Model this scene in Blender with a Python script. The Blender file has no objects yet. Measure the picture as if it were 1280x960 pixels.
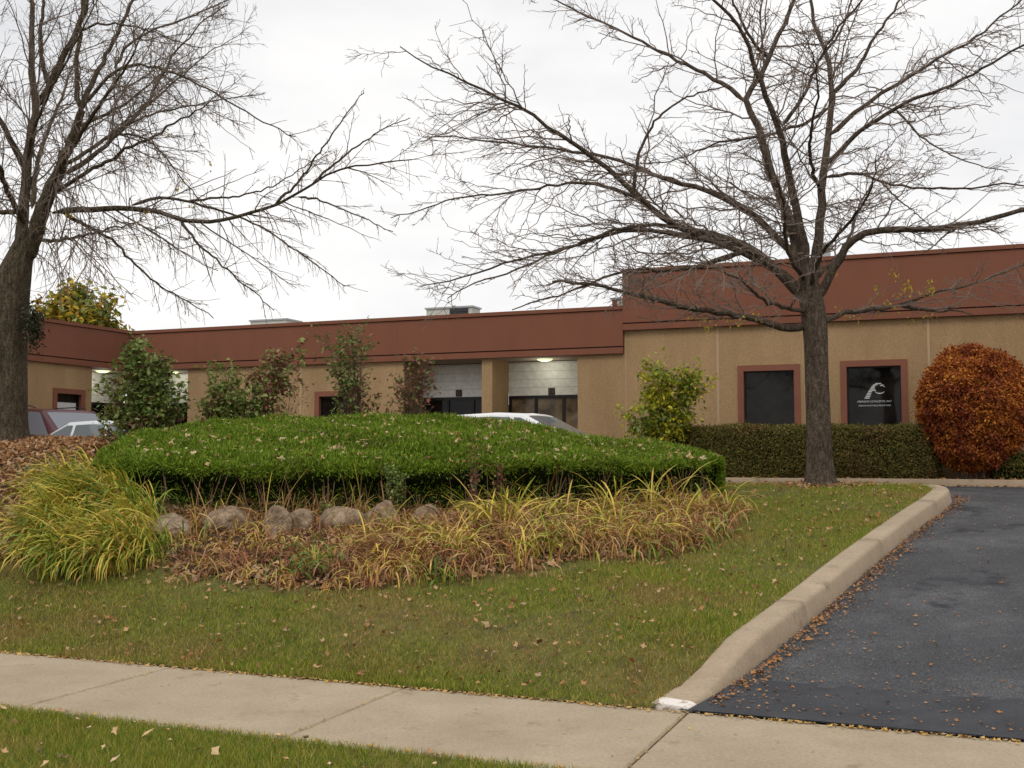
import bpy, math
import numpy as np
from mathutils import Vector
rng = np.random.default_rng(7)
SC = bpy.context.scene
COL = SC.collection
# ------------------------------------------------------------------ camera model
F = 1400.0; VH = 568.0; EYE = 1.6
TH = math.atan((VH - 480) / F)
CT, ST = math.cos(TH), math.sin(TH)
def ray(u, v):
    cx = (u - 640) / F; cy = (480 - v) / F
    return np.array([cx, CT - cy * ST, ST + cy * CT])
def P3(u, v, Y):
    d = ray(u, v); k = Y / d[1]
    return np.array([d[0] * k, Y, EYE + d[2] * k])
# site axes: s runs along the building front, w runs from the street towards it
N0 = math.hypot(3440, 1400)
ES = np.array([3440 / N0, -1400 / N0]); EW = np.array([1400 / N0, 3440 / N0])
def xy(s, w):
    return s * ES[0] + w * EW[0], s * ES[1] + w * EW[1]
def sw(x, y):
    return x * ES[0] + y * ES[1], x * EW[0] + y * EW[1]
def SWP(u, v, w):                       # point of the vertical plane w seen at a pixel -> s, z
    d = ray(u, v); k = w / (d[0] * EW[0] + d[1] * EW[1])
    return d[0] * k * ES[0] + d[1] * k * ES[1], EYE + d[2] * k
def WSP(u, v, s):                       # the same for the vertical plane s -> w, z
    d = ray(u, v); k = s / (d[0] * ES[0] + d[1] * ES[1])
    return d[0] * k * EW[0] + d[1] * k * EW[1], EYE + d[2] * k
def sm(a, b, x):
    t = np.clip((np.asarray(x, float) - a) / (b - a), 0, 1)
    return t * t * (3 - 2 * t)
def road(w):
    w = np.asarray(w, float)
    return np.interp(w, [6.9, 7.3, 15.8, 17.0, 60], [0, .03, .93, 1.0, 1.0])
def lawnz(x, y):
    s, w = sw(x, y)
    A = np.interp(x, [-9, -5.6, -4.2, -2.4, -.8, 1.4], [1.02, .98, .66, .36, .22, 0])
    B = sm(7.2, 11.8, w) * (1 - sm(13.0, 17.0, w))
    bump = .018 * np.sin(x * 1.9 + 1) * np.sin(y * 1.3) + .012 * np.sin(x * 4.1) * np.cos(y * 3.3 + x)
    es = np.interp(w, [7, 8.36, 11.15, 14.25, 16.1], [-1.66, -1.364, -.978, -.514, -.2])
    return road(w) + .158 * sm(7.0, 8.3, w) + A * B + (bump + .012) * sm(7, 8, w) * (1 - sm(16.2, 17.0, w)) * sm(.25, 1.4, es - s)
def hit(u, v):
    d = ray(u, v); t = 6.0
    while t < 60:
        x, y = d[0] * t, d[1] * t
        if EYE + d[2] * t < float(lawnz(x, y)): break
        t += .02
    return np.array([x, y, float(lawnz(x, y))])
# ------------------------------------------------------------------ materials
def newmat(name):
    m = bpy.data.materials.new(name); m.use_nodes = True
    nt = m.node_tree; b = nt.nodes['Principled BSDF']
    return m, nt, b
def ramp(nt, cols, src):
    r = nt.nodes.new('ShaderNodeValToRGB'); e = r.color_ramp.elements
    while len(e) < len(cols): e.new(.5)
    for i, c in enumerate(cols):
        p = c[3] if len(c) > 3 else i / (len(cols) - 1)
        e[i].position = p; e[i].color = (c[0], c[1], c[2], 1)
    nt.links.new(src, r.inputs[0]); return r.outputs[0]
def coords(nt, sc=(1, 1, 1), rz=0):
    t = nt.nodes.new('ShaderNodeTexCoord'); m = nt.nodes.new('ShaderNodeMapping')
    m.inputs['Scale'].default_value = sc; m.inputs['Rotation'].default_value = (0, 0, rz)
    nt.links.new(t.outputs['Object'], m.inputs[0]); return m.outputs[0]
def noise(nt, vec, scale, detail=6, rough=.6, out='Fac'):
    n = nt.nodes.new('ShaderNodeTexNoise'); n.inputs['Scale'].default_value = scale
    n.inputs['Detail'].default_value = detail; n.inputs['Roughness'].default_value = rough
    nt.links.new(vec, n.inputs['Vector']); return n.outputs[out]
def mixc(nt, fac, a, b, mode='MIX'):
    m = nt.nodes.new('ShaderNodeMix'); m.data_type = 'RGBA'; m.blend_type = mode
    for i, v in ((0, fac), (6, a), (7, b)):
        if isinstance(v, (int, float)): m.inputs[i].default_value = v
        elif isinstance(v, tuple): m.inputs[i].default_value = (*v[:3], 1)
        else: nt.links.new(v, m.inputs[i])
    return m.outputs[2]
def bump(nt, b, src, strength=.5, dist=.02):
    n = nt.nodes.new('ShaderNodeBump'); n.inputs['Strength'].default_value = strength
    n.inputs['Distance'].default_value = dist
    nt.links.new(src, n.inputs['Height']); nt.links.new(n.outputs[0], b.inputs['Normal'])
def M_plain(name, c, rough=.7, metal=0, spec=.5):
    m, nt, b = newmat(name); b.inputs['Base Color'].default_value = (*c, 1)
    b.inputs['Roughness'].default_value = rough; b.inputs['Metallic'].default_value = metal
    b.inputs['Specular IOR Level'].default_value = spec
    return m
def M_noise(name, cols, scale=4, rough=.85, bs=.4, bscale=60, bd=.01, sc=(1, 1, 1), fine=None):
    m, nt, b = newmat(name); v = coords(nt, sc)
    c = ramp(nt, cols, noise(nt, v, scale))
    if fine:
        c = mixc(nt, fine[1], c, ramp(nt, [(.55, .55, .55, .35), (1.25, 1.25, 1.25, .65)], noise(nt, v, fine[0], 3)), 'MULTIPLY')
    nt.links.new(c, b.inputs['Base Color']); b.inputs['Roughness'].default_value = rough
    b.inputs['Specular IOR Level'].default_value = .3
    bump(nt, b, noise(nt, v, bscale, 4), bs, bd); return m
def M_leaf(name, cols, rough=.55, patch=None, trans=0.0, spec=.3):
    m, nt, b = newmat(name); g = nt.nodes.new('ShaderNodeNewGeometry')
    c = ramp(nt, cols, g.outputs['Random Per Island'])
    if patch:
        v = coords(nt)
        f = ramp(nt, [(0, 0, 0, patch[1]), (1, 1, 1, patch[2])], noise(nt, v, patch[0], 3))
        c = mixc(nt, f, c, ramp(nt, patch[3], g.outputs['Random Per Island']))
    nt.links.new(c, b.inputs['Base Color']); b.inputs['Roughness'].default_value = rough
    b.inputs['Specular IOR Level'].default_value = spec
    if trans:
        tr = nt.nodes.new('ShaderNodeBsdfTranslucent'); nt.links.new(c, tr.inputs[0])
        mx = nt.nodes.new('ShaderNodeMixShader'); mx.inputs[0].default_value = trans
        nt.links.new(b.outputs[0], mx.inputs[1]); nt.links.new(tr.outputs[0], mx.inputs[2])
        nt.links.new(mx.outputs[0], nt.nodes['Material Output'].inputs[0])
    return m
def M_bark(name, c0, c1, sc=9):
    m, nt, b = newmat(name); v = coords(nt, (1, 1, .30)); v2 = coords(nt)
    n1 = mixc(nt, .5, noise(nt, v, sc * 2.6, 8, .75), noise(nt, coords(nt, (1, 1, .7)), sc * 5, 6, .8))
    c = ramp(nt, [(*[k * .35 for k in c0], .40), (*c0, .50), (*[k * 1.2 for k in c1], .60)], n1)
    c = mixc(nt, .5, c, ramp(nt, [(.6, .62, .55, .3), (1.25, 1.2, 1.15, .7)], noise(nt, v2, 2.2, 4)), 'MULTIPLY')
    nt.links.new(c, b.inputs['Base Color']); b.inputs['Roughness'].default_value = .95
    b.inputs['Specular IOR Level'].default_value = .15
    bump(nt, b, n1, 1.0, .06); return m

def M_asphalt():
    m, nt, b = newmat('asphalt'); v = coords(nt)
    base = ramp(nt, [(.034, .036, .040, .3), (.052, .054, .059, .5), (.088, .090, .096, .72)], noise(nt, v, 1.1, 6, .65))
    sp = ramp(nt, [(0.45, 0.45, 0.45, .38), (1, 1, 1, .5), (2.8, 2.7, 2.6, .66)], noise(nt, v, 75, 3, .85))
    c = mixc(nt, .8, base, sp, 'MULTIPLY')
    st = ramp(nt, [(0, 0, 0, .60), (1, 1, 1, .67)], noise(nt, v, .75, 5, .7))
    c = mixc(nt, st, c, (.024, .026, .031))
    nt.links.new(c, b.inputs['Base Color']); b.inputs['Roughness'].default_value = .75
    b.inputs['Specular IOR Level'].default_value = .3
    bump(nt, b, noise(nt, v, 140, 3), .7, .006); return m
def M_concrete(name, a, bcol, st=(.12, .09, .06), lo=.58):
    m, nt, b = newmat(name); v = coords(nt)
    c = ramp(nt, [(*a, .3), (*bcol, .7)], noise(nt, v, 1.3, 8, .7))
    c = mixc(nt, .55, c, ramp(nt, [(.7, .69, .66, .35), (1.12, 1.12, 1.12, .6)], noise(nt, v, 45, 5, .75)), 'MULTIPLY')
    f = ramp(nt, [(0, 0, 0, lo), (.6, .6, .6, .72)], noise(nt, v, 3.2, 8, .72))
    c = mixc(nt, f, c, st)
    nt.links.new(c, b.inputs['Base Color']); b.inputs['Roughness'].default_value = .9
    b.inputs['Specular IOR Level'].default_value = .25
    bump(nt, b, noise(nt, v, 90, 4), .5, .004); return m
def M_ribbed(name, c0, c1):
    # split-rib concrete: fine vertical ribs and weather streaks
    m, nt, b = newmat(name); v = coords(nt, (1, 1, 1), 0)
    vs = coords(nt, (1, 1, .15))
    c = ramp(nt, [(*c0, .3), (*c1, .7)], noise(nt, vs, 1.6, 6, .6))
    c = mixc(nt, .45, c, ramp(nt, [(.62, .6, .58, .35), (1.3, 1.3, 1.3, .65)], noise(nt, v, 26, 6, .8)), 'MULTIPLY')
    c = mixc(nt, .5, c, ramp(nt, [(.80, .78, .76, .35), (1.1, 1.1, 1.1, .6)], noise(nt, coords(nt, (1, 1, .25)), 1.1, 6, .6)), 'MULTIPLY')
    nt.links.new(c, b.inputs['Base Color']); b.inputs['Roughness'].default_value = .95
    b.inputs['Specular IOR Level'].default_value = .1
    bump(nt, b, noise(nt, coords(nt, (1, 1, .22)), 34, 5, .75), .9, .03); return m
def M_glass(name, c):
    m, nt, b = newmat(name); nt.links.new(ramp(nt, [(*[k * .5 for k in c], .38), (*[k * 1.6 for k in c], .62)], noise(nt, coords(nt), 2.2, 4, .6)), b.inputs['Base Color'])
    b.inputs['Roughness'].default_value = .04; b.inputs['Specular IOR Level'].default_value = .22
    v = coords(nt); bump(nt, b, noise(nt, v, .8, 2), .12, .05); return m
def M_emit(name, c, s):
    m, nt, b = newmat(name); b.inputs['Base Color'].default_value = (*c, 1)
    b.inputs['Emission Color'].default_value = (*c, 1); b.inputs['Emission Strength'].default_value = s
    return m
MAT = dict(
    tan=M_ribbed('tan_rib', (.365, .238, .125), (.43, .288, .155)),
    joint=M_plain('joint', (.44, .31, .185), .95),
    fascia=M_noise('fascia_metal', [(.182, .066, .036, .3), (.208, .077, .043, .7)], 1.5, .75, .25, 40, .006, (1, 1, .3)),
    frame=M_noise('frame_paint', [(.20, .073, .043, .3), (.23, .085, .05, .7)], 3, .6, .1, 60, .003),
    seam=M_plain('seam', (.165, .064, .04), .9),
    groove=M_plain('groove', (.03, .012, .009), .9),
    white=M_noise('white_block', [(.80, .78, .72, .3), (.87, .85, .79, .7)], 2, .85, .3, 70, .004, (1, 1, 1), (9, .25)),
    mortar=M_plain('mortar', (.52, .49, .42), .95),
    soffit=M_plain('soffit', (.42, .34, .25), .9),
    roof=M_noise('roof_gravel', [(.2, .19, .17), (.3, .28, .25)], 8),
    bronze=M_plain('bronze_frame', (.012, .009, .008), .4, .3),
    glass=M_glass('dark_glass', (.010, .008, .007)),
    blind=M_glass('blind_glass', (.14, .10, .06)),
    decal=M_plain('decal_white', (.62, .62, .62), .6),
    plaque=M_plain('plaque', (.035, .018, .008), .6),
    digit=M_plain('digit', (.13, .075, .045), .6),
    lamp=M_emit('lamp_lens', (.85, .97, .50), .95),
    pale=M_noise('hvac_pale', [(.42, .42, .38), (.56, .55, .50)], 3, .6, .1, 30, .003),
    dark=M_plain('dark_louvre', (.02, .02, .022), .6),
    galv=M_plain('galvanised', (.38, .38, .38), .45, .5),
    asphalt=M_asphalt(),
    patch=M_noise('dark_asphalt', [(.034, .036, .041, .3), (.064, .066, .073, .7)], 3, .8, .7, 140, .006, (1, 1, 1), (120, .7)),
    conc=M_concrete('sidewalk_concrete', (.335, .265, .180), (.44, .36, .255)),
    kerb=M_concrete('kerb_concrete', (.33, .255, .175), (.45, .355, .25), (.12, .085, .05)),
    kerb_far=M_concrete('far_kerb_concrete', (.30, .22, .15), (.38, .29, .20)),
    paint=M_noise('white_paint', [(.34, .27, .21, .40), (.74, .68, .62, .5)], 14, .8, .3, 90, .003),
    soil=M_noise('soil', [(.09, .07, .03, .3), (.14, .135, .03, .55), (.20, .16, .05, .75)], 5, .95, .8, 60, .02, (1, 1, 1), (55, .6)),
    mulch=M_noise('mulch', [(.035, .022, .013, .3), (.12, .07, .04, .7)], 9, .95, 1, 50, .03, (1, 1, 1), (45, .8)),
    groundfar=M_noise('far_ground', [(.05, .055, .018, .3), (.09, .08, .03, .7)], .6, .95, .5, 20, .02),
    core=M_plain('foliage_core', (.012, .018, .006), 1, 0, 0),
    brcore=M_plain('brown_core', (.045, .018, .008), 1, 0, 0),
    bark=M_bark('locust_bark', (.105, .078, .058), (.19, .15, .118)),
    bark2=M_bark('elm_bark', (.10, .078, .052), (.175, .14, .10)),
    twig=M_noise('twig_bark', [(.13, .095, .075), (.28, .22, .185)], 6, .9, .1, 40, .002),
    twig2=M_noise('twig_bark_dark', [(.11, .082, .065), (.23, .18, .145)], 6, .9, .1, 40, .002),
    stem=M_noise('shrub_stem', [(.09, .06, .04), (.16, .11, .08)], 8, .9, .1, 40, .002),
    stem2=M_plain('brown_stem', (.16, .085, .05), .9),
    stone=M_noise('boulder_stone', [(.15, .10, .065, .28), (.30, .215, .14, .5), (.46, .36, .26, .72)], 4.5, .9, 1.0, 11, .06, (1, 1, 1), (30, .75)),
)
GRN = [(.035, .070, .010), (.075, .115, .018), (.12, .15, .03), (.17, .16, .05)]
MAT['lawn'] = M_leaf('lawn_blades', [(.085, .165, .008), (.155, .225, .014), (.28, .28, .03), (.48, .38, .10)], .6,
                     (.75, .47, .63, [(.16, .145, .018), (.26, .20, .035), (.40, .26, .08), (.50, .33, .14)]), .2, .2)
MAT['yew'] = M_leaf('yew_needles', [(.050, .095, .006), (.12, .20, .010), (.20, .30, .018), (.29, .36, .05)], .6, (1.5, .50, .72, [(.045, .08, .006), (.10, .155, .010), (.16, .22, .018), (.22, .20, .05)]), .15, .2)
MAT['hedge'] = M_leaf('hedge_leaves', [(.055, .060, .010), (.11, .115, .020), (.18, .155, .032), (.24, .15, .045)], .6, (1.2, .5, .7, [(.11, .065, .022), (.20, .12, .04)]), .15)
MAT['orange'] = M_leaf('orange_leaves', [(.16, .036, .010), (.36, .085, .015), (.54, .17, .024), (.70, .33, .05)], .6, (2.2, .42, .62, [(.10, .022, .010), (.24, .045, .013), (.36, .08, .016)]), .2)
MAT['yellow'] = M_leaf('yellow_green_leaves', [(.26, .30, .02), (.46, .46, .03), (.66, .58, .04), (.76, .60, .06)], .55, (1.6, .4, .6, [(.12, .19, .02), (.24, .28, .03)]), .2)
MAT['green'] = M_leaf('green_leaves', [(.07, .115, .022), (.14, .21, .038), (.22, .29, .07), (.32, .33, .13)], .5, (2.0, .52, .68, [(.18, .07, .04), (.22, .17, .06)]), .2)
MAT['lightgreen'] = M_leaf('light_green_leaves', [(.10, .15, .03), (.19, .27, .05), (.29, .36, .09), (.38, .38, .15)], .5, (2.0, .52, .68, [(.22, .09, .05), (.26, .20, .07)]), .25)
MAT['red'] = M_leaf('red_green_leaves', [(.13, .035, .03), (.24, .075, .055), (.34, .14, .085), (.16, .21, .05)], .5, (3.0, .5, .6, [(.11, .15, .03), (.24, .11, .06)]), .2)
MAT['gold'] = M_leaf('gold_leaves', [(.26, .25, .02), (.48, .38, .03), (.62, .42, .04), (.38, .20, .03)], .55, None, .2)
MAT['lily'] = M_leaf('daylily_blades', [(.20, .25, .025), (.38, .38, .04), (.56, .47, .06), (.70, .52, .10), (.48, .27, .08)], .5, None, .2)
MAT['lilygreen'] = M_leaf('green_blades', [(.07, .16, .016), (.16, .26, .03), (.32, .34, .045)], .5, None, .2)
MAT['dry'] = M_leaf('dry_blades', [(.16, .06, .03), (.36, .16, .06), (.54, .35, .16), (.70, .48, .08), (.34, .36, .06), (.46, .17, .05), (.62, .48, .27)], .7, (1.7, .46, .60, [(.13, .055, .03), (.25, .11, .05), (.36, .21, .12), (.42, .15, .05)]), .2)
MAT['litter'] = M_leaf('litter_leaves', [(.16, .07, .03), (.30, .14, .055), (.42, .22, .09), (.50, .32, .17), (.36, .24, .15)], .75, None, .1)
MAT['leaflet'] = M_leaf('orange_leaflets', [(.20, .075, .025), (.34, .14, .04), (.44, .22, .07), (.32, .19, .11)], .75)
MAT['leafgold'] = M_leaf('golden_leaflets', [(.32, .17, .05), (.50, .30, .07), (.56, .38, .13), (.36, .22, .11)], .75)
MAT['paleaf'] = M_leaf('pale_leaves', [(.40, .22, .10), (.55, .38, .20), (.60, .45, .30), (.42, .16, .05)], .75)
# ------------------------------------------------------------------ mesh building
class MB:
    def __init__(s): s.v = []; s.f = []; s.n = 0
    def add(s, v, f, mi=0):
        v = np.asarray(v, float).reshape(-1, 3); f = np.asarray(f, int)
        s.v.append(v); s.f.append((f + s.n, mi)); s.n += len(v)
    def box(s, p0, p1, mi=0):          # in site axes s,w,z
        a = [(x, y, z) for z in (p0[2], p1[2]) for (x, y) in ((p0[0], p0[1]), (p1[0], p0[1]), (p1[0], p1[1]), (p0[0], p1[1]))]
        a = np.array([(*xy(q[0], q[1]), q[2]) for q in a])
        s.add(a, [(0, 3, 2, 1), (4, 5, 6, 7), (0, 1, 5, 4), (1, 2, 6, 5), (2, 3, 7, 6), (3, 0, 4, 7)], mi)
    def grid(s, V, mi=0, closed=False):   # V (R,C,3)
        R, C = V.shape[:2]; i = np.arange(R * C).reshape(R, C)
        if closed: i = np.concatenate([i, i[:, :1]], 1)
        f = np.stack([i[:-1, :-1], i[:-1, 1:], i[1:, 1:], i[1:, :-1]], -1).reshape(-1, 4)
        s.add(V.reshape(-1, 3), f, mi)
    def build(s, name, mats, parent=None, smooth=False, rel=None):
        if not isinstance(mats, (list, tuple)): mats = [mats]
        me = bpy.data.meshes.new(name)
        V = np.concatenate(s.v)
        if parent is not None: V = V - np.array(parent['_o'])
        elif rel is not None: V = V - np.array(rel)
        lv = np.concatenate([f.reshape(-1) for f, m in s.f])
        cnt = np.concatenate([np.full(len(f), f.shape[1]) for f, m in s.f])
        mi = np.concatenate([np.full(len(f), m) for f, m in s.f])
        me.vertices.add(len(V)); me.vertices.foreach_set('co', V.ravel())
        me.loops.add(len(lv)); me.loops.foreach_set('vertex_index', lv.astype(np.int32))
        me.polygons.add(len(cnt))
        st = np.concatenate([[0], np.cumsum(cnt)[:-1]])
        me.polygons.foreach_set('loop_start', st.astype(np.int32)); me.polygons.foreach_set('loop_total', cnt.astype(np.int32))
        me.polygons.foreach_set('material_index', mi.astype(np.int32))
        me.polygons.foreach_set('use_smooth', np.full(len(cnt), smooth))
        for m in mats: me.materials.append(m)
        me.update(calc_edges=True); me.validate()
        o = bpy.data.objects.new(name, me); COL.objects.link(o)
        if parent is not None: o.parent = parent
        elif rel is not None: o.location = rel
        return o
def empty(name, loc, label, cat, group=None):
    o = bpy.data.objects.new(name, None); o.location = [float(c) for c in loc]; COL.objects.link(o)
    o['_o'] = [float(c) for c in loc]; o['label'] = label; o['category'] = cat
    if group: o['group'] = group
    return o
def tag(o, label, cat, group=None, kind=None):
    if label: o['label'] = label
    if cat: o['category'] = cat
    if group: o['group'] = group
    if kind: o['kind'] = kind
    return o
def unit(v): return v / np.maximum(np.linalg.norm(v, axis=-1, keepdims=True), 1e-9)
def tubes(P, R, sides=5):
    """P (N,K,3), R (N,K) -> verts, quads"""
    N, K, _ = P.shape
    T = unit(np.gradient(P, axis=1))
    mean = unit(T.mean(1)); ref = np.where(np.abs(mean[:, 2:3]) > .8, [[1., .2, 0]], [[0, .1, 1.]])
    U = unit(np.cross(T, ref[:, None, :])); W = np.cross(T, U)
    a = np.arange(sides) * 2 * np.pi / sides
    V = P[:, :, None] + R[:, :, None, None] * (np.cos(a)[None, None, :, None] * U[:, :, None] + np.sin(a)[None, None, :, None] * W[:, :, None])
    idx = np.arange(N * K * sides).reshape(N, K, sides)
    nx = np.roll(idx, -1, 2)
    f = np.stack([idx[:, :-1], nx[:, :-1], nx[:, 1:], idx[:, 1:]], -1).reshape(-1, 4)
    return V.reshape(-1, 3), f
def resample(pts, rad, K):
    pts = np.array(pts, float); rad = np.array(rad, float)
    for _ in range(2):                                 # Chaikin
        q = [pts[0]]; r = [rad[0]]
        for i in range(len(pts) - 1):
            q += [pts[i] * .75 + pts[i + 1] * .25, pts[i] * .25 + pts[i + 1] * .75]; r += [rad[i] * .75 + rad[i + 1] * .25, rad[i] * .25 + rad[i + 1] * .75]
        q.append(pts[-1]); r.append(rad[-1]); pts = np.array(q); rad = np.array(r)
    d = np.concatenate([[0], np.cumsum(np.linalg.norm(np.diff(pts, axis=0), axis=1))])
    t = np.linspace(0, d[-1], K)
    return np.stack([np.interp(t, d, pts[:, k]) for k in range(3)], -1), np.interp(t, d, rad)
def grow(P, R, per_m, lo, hi, ang, K=5, zig=.25, bend=(0, 0, 0), t0=.2, rf=.6, rmin=.003, flat=1., maxlen=9, slim=.014, tipw=1.0):
    N, K0, _ = P.shape
    L = np.linalg.norm(np.diff(P, axis=1), axis=-1).sum(1)
    cnt = rng.poisson(per_m * L) if tipw == 1 else np.maximum(1, rng.poisson(per_m * L))
    ix = np.repeat(np.arange(N), cnt); n = len(ix)
    if n == 0: return np.zeros((0, K, 3)), np.zeros((0, K))
    t = t0 + (1 - t0) * rng.random(n) ** .9
    f = np.minimum(t * (K0 - 1), K0 - 1.001); i = f.astype(int); fr = (f - i)[:, None]
    A = P[ix, i]; B = P[ix, i + 1]; O = A * (1 - fr) + B * fr; T = unit(B - A)
    rl = R[ix, i] * (1 - fr[:, 0]) + R[ix, i + 1] * fr[:, 0]
    pr = unit(np.cross(T, rng.normal(size=(n, 3))))
    a = np.radians(rng.uniform(ang[0], ang[1], n))[:, None]
    D = T * np.cos(a) + pr * np.sin(a); D[:, 2] *= flat; D = unit(D)
    ln = np.minimum(L[ix] * (1.15 - .75 * t) * rng.uniform(lo, hi, n), maxlen)
    sd = unit(np.cross(D, rng.normal(size=(n, 3))))
    bend = np.array(bend) * rng.uniform(.3, 1.2, (n, 1))
    out = np.zeros((n, K, 3)); out[:, 0] = O; cur = D.copy()
    for k in range(1, K):
        cur = unit(cur + rng.normal(size=(n, 3)) * zig * .5 + bend / K)
        st = unit(cur + sd * zig * (1 if k % 2 else -1))
        out[:, k] = out[:, k - 1] + st * (ln / (K - 1))[:, None]
    r0 = np.maximum(np.minimum(rl * rf, .004 + ln * slim), rmin)
    RR = r0[:, None] * np.linspace(1, .38, K)[None]
    return out, np.maximum(RR, rmin * .6)
def cards(C, D, Nn, L, W, fold=.15):
    """leaf cards: centre-base C, direction D, rough normal Nn -> diamond of two tris (one island)"""
    n = len(C); D = unit(D); S = unit(np.cross(D, Nn)); Up = np.cross(S, D)
    L = np.broadcast_to(np.asarray(L, float), (n,))[:, None]; W = np.broadcast_to(np.asarray(W, float), (n,))[:, None]
    v = np.stack([C, C + D * L * .5 + S * W * .5 + Up * W * fold, C + D * L, C + D * L * .5 - S * W * .5 + Up * W * fold], 1)
    i = np.arange(n)[:, None] * 4
    f = np.concatenate([i + [[0, 1, 2]], i + [[0, 2, 3]]], 0)
    return v.reshape(-1, 3), f
def blades(C, D0, H, Wd, K=5, droop=1.0, hug=None):
    """arching strap leaves: base C (n,3), horizontal lean D0 (n,3), length H"""
    n = len(C); t = np.linspace(0, 1, K)
    dirs = []; cur = C.copy(); pts = [cur]
    for k in range(1, K):
        el = (1.45 - droop[:, None] * 2.6 * (t[k] - .12)) if not np.isscalar(droop) else (1.45 - droop * 2.6 * (t[k] - .12)) * np.ones((n, 1))
        st = D0 * np.cos(el) + np.array([0, 0, 1.]) * np.sin(el)
        cur = cur + st * (H / (K - 1))[:, None]; pts.append(cur)
    P = np.stack(pts, 1)
    S = unit(np.cross(D0, [0, 0, 1.]) + rng.normal(size=(n, 3)) * .3)
    w = Wd[:, None] * np.array([.6] + [1] * (K - 2) + [.12])[None] * .5
    V = np.stack([P - S[:, None] * w[..., None], P + S[:, None] * w[..., None]], 2)   # n,K,2,3
    idx = np.arange(n * K * 2).reshape(n, K, 2)
    f = np.stack([idx[:, :-1, 0], idx[:, :-1, 1], idx[:, 1:, 1], idx[:, 1:, 0]], -1).reshape(-1, 4)
    return V.reshape(-1, 3), f
def rdir(n): return unit(rng.normal(size=(n, 3)))

# ------------------------------------------------------------------ ground, roads, kerbs
KE = [(-1.66, 7.0), (-1.50, 7.6), (-1.364, 8.36), (-1.17, 9.7), (-.978, 11.15), (-.74, 12.8), (-.514, 14.25), (-.30, 15.4), (-.20, 16.1)]
arc = [(-1.15 + .95 * math.cos(a), 16.55 + .95 * math.sin(a)) for a in np.radians([8, 25, 42, 60, 75, 90])]
KPATH = KE + arc + [(-2.5, 17.5), (-5, 17.5), (-10, 17.5), (-20, 17.5), (-45, 17.5)]
def edge_s(w):                              # driveway edge (left) as a function of w
    pts = KE + arc
    return np.interp(w, [p[1] for p in pts], [p[0] for p in pts])
mb = MB()
g = np.concatenate([-np.geomspace(400, 24, 14), np.linspace(-22, 34, 57), np.geomspace(36, 420, 14)])
GX, GY = np.meshgrid(g, g); _, GW = sw(GX, GY)
GZ = road(GW) - .09 - .05 * sm(4, 2, GW)
mb.grid(np.stack([GX, GY, GZ], -1)); tag(mb.build('ground', MAT['groundfar']), None, None, kind='structure')
# lawn sheet
mb = MB(); ws = np.concatenate([np.arange(6.97, 17.2, .15), [17.3]]); rows = []
for w in ws:
    right = edge_s(w) - .235
    cols = np.concatenate([np.linspace(-45, -16, 12)[:-1], np.linspace(-16, right, 90)])
    X, Y = xy(cols, w); rows.append(np.stack([X, Y, lawnz(X, Y)], -1))
mb.grid(np.array(rows)); tag(mb.build('lawn_ground', MAT['soil'], smooth=True), None, None, kind='structure')
# parkway strip in front of the sidewalk
mb = MB(); X, Y = xy(*np.meshgrid(np.linspace(-45, 45, 120), np.linspace(3.0, 5.42, 10)))
mb.grid(np.stack([X, Y, .004 + .01 * np.sin(X * 3) * np.sin(Y * 2)], -1)); tag(mb.build('parkway_ground', MAT['soil'], smooth=True), None, None, kind='structure')
# street behind the camera with its kerb
mb = MB(); mb.box((-80, -9, -.2), (80, 2.55, -.12)); tag(mb.build('street', MAT['asphalt']), None, None, kind='structure')
mb = MB(); mb.box((-60, 2.56, -.2), (60, 2.98, .02)); tag(mb.build('street_kerb', MAT['kerb_far']), None, None, kind='structure')
# sidewalk slabs
mb = MB(); sj = [-1.66 + 1.97 * k for k in range(-22, 22)]
for a, b in zip(sj[:-1], sj[1:]):
    a += .006; b -= .006
    top = []; 
    for (ins, z) in ((0, -.1), (0, -.012), (.012, 0)):
        top.append([(*xy(a + ins, 5.44 + ins), z), (*xy(b - ins, 5.44 + ins), z), (*xy(b - ins, 6.965 - ins), z), (*xy(a + ins, 6.965 - ins), z)])
    V = np.array(top); mb.grid(V, 0, True); mb.add(V[2], [(0, 1, 2, 3)])
tag(mb.build('sidewalk', MAT['conc']), None, None, kind='structure')
# asphalt drive and lot
mb = MB(); rows = []
for w in np.concatenate([np.arange(6.975, 17.5, .2), [17.48, 17.52, 18.5, 20, 22.58]]):
    l = edge_s(w) - .06 if w < 17.5 else -45
    r = np.interp(w, [7, 8.5, 15, 17.5, 17.6], [7.2, 6.6, 6.6, 9, 34])
    c = np.linspace(l, r, 24); X, Y = xy(c, w); rows.append(np.stack([X, Y, road(w) + 0 * X + .002], -1))
mb.grid(np.array(rows)); tag(mb.build('asphalt_drive', MAT['asphalt'], smooth=True), None, None, kind='structure')
mb = MB(); rows = []
for k, w in enumerate(np.linspace(6.98, 7.72, 5)):
    c = np.linspace(edge_s(w) + .02, 6.4, 40); X, Y = xy(c, w + (.05 * np.sin(c * 5) + .04 * np.sin(c * 13) if k == 4 else 0)); rows.append(np.stack([X, Y, np.maximum(road(w), 0) + 0 * X + .007], -1))
mb.grid(np.array(rows)); tag(mb.build('asphalt_patch', MAT['patch'], smooth=True), None, None, kind='structure')
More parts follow.
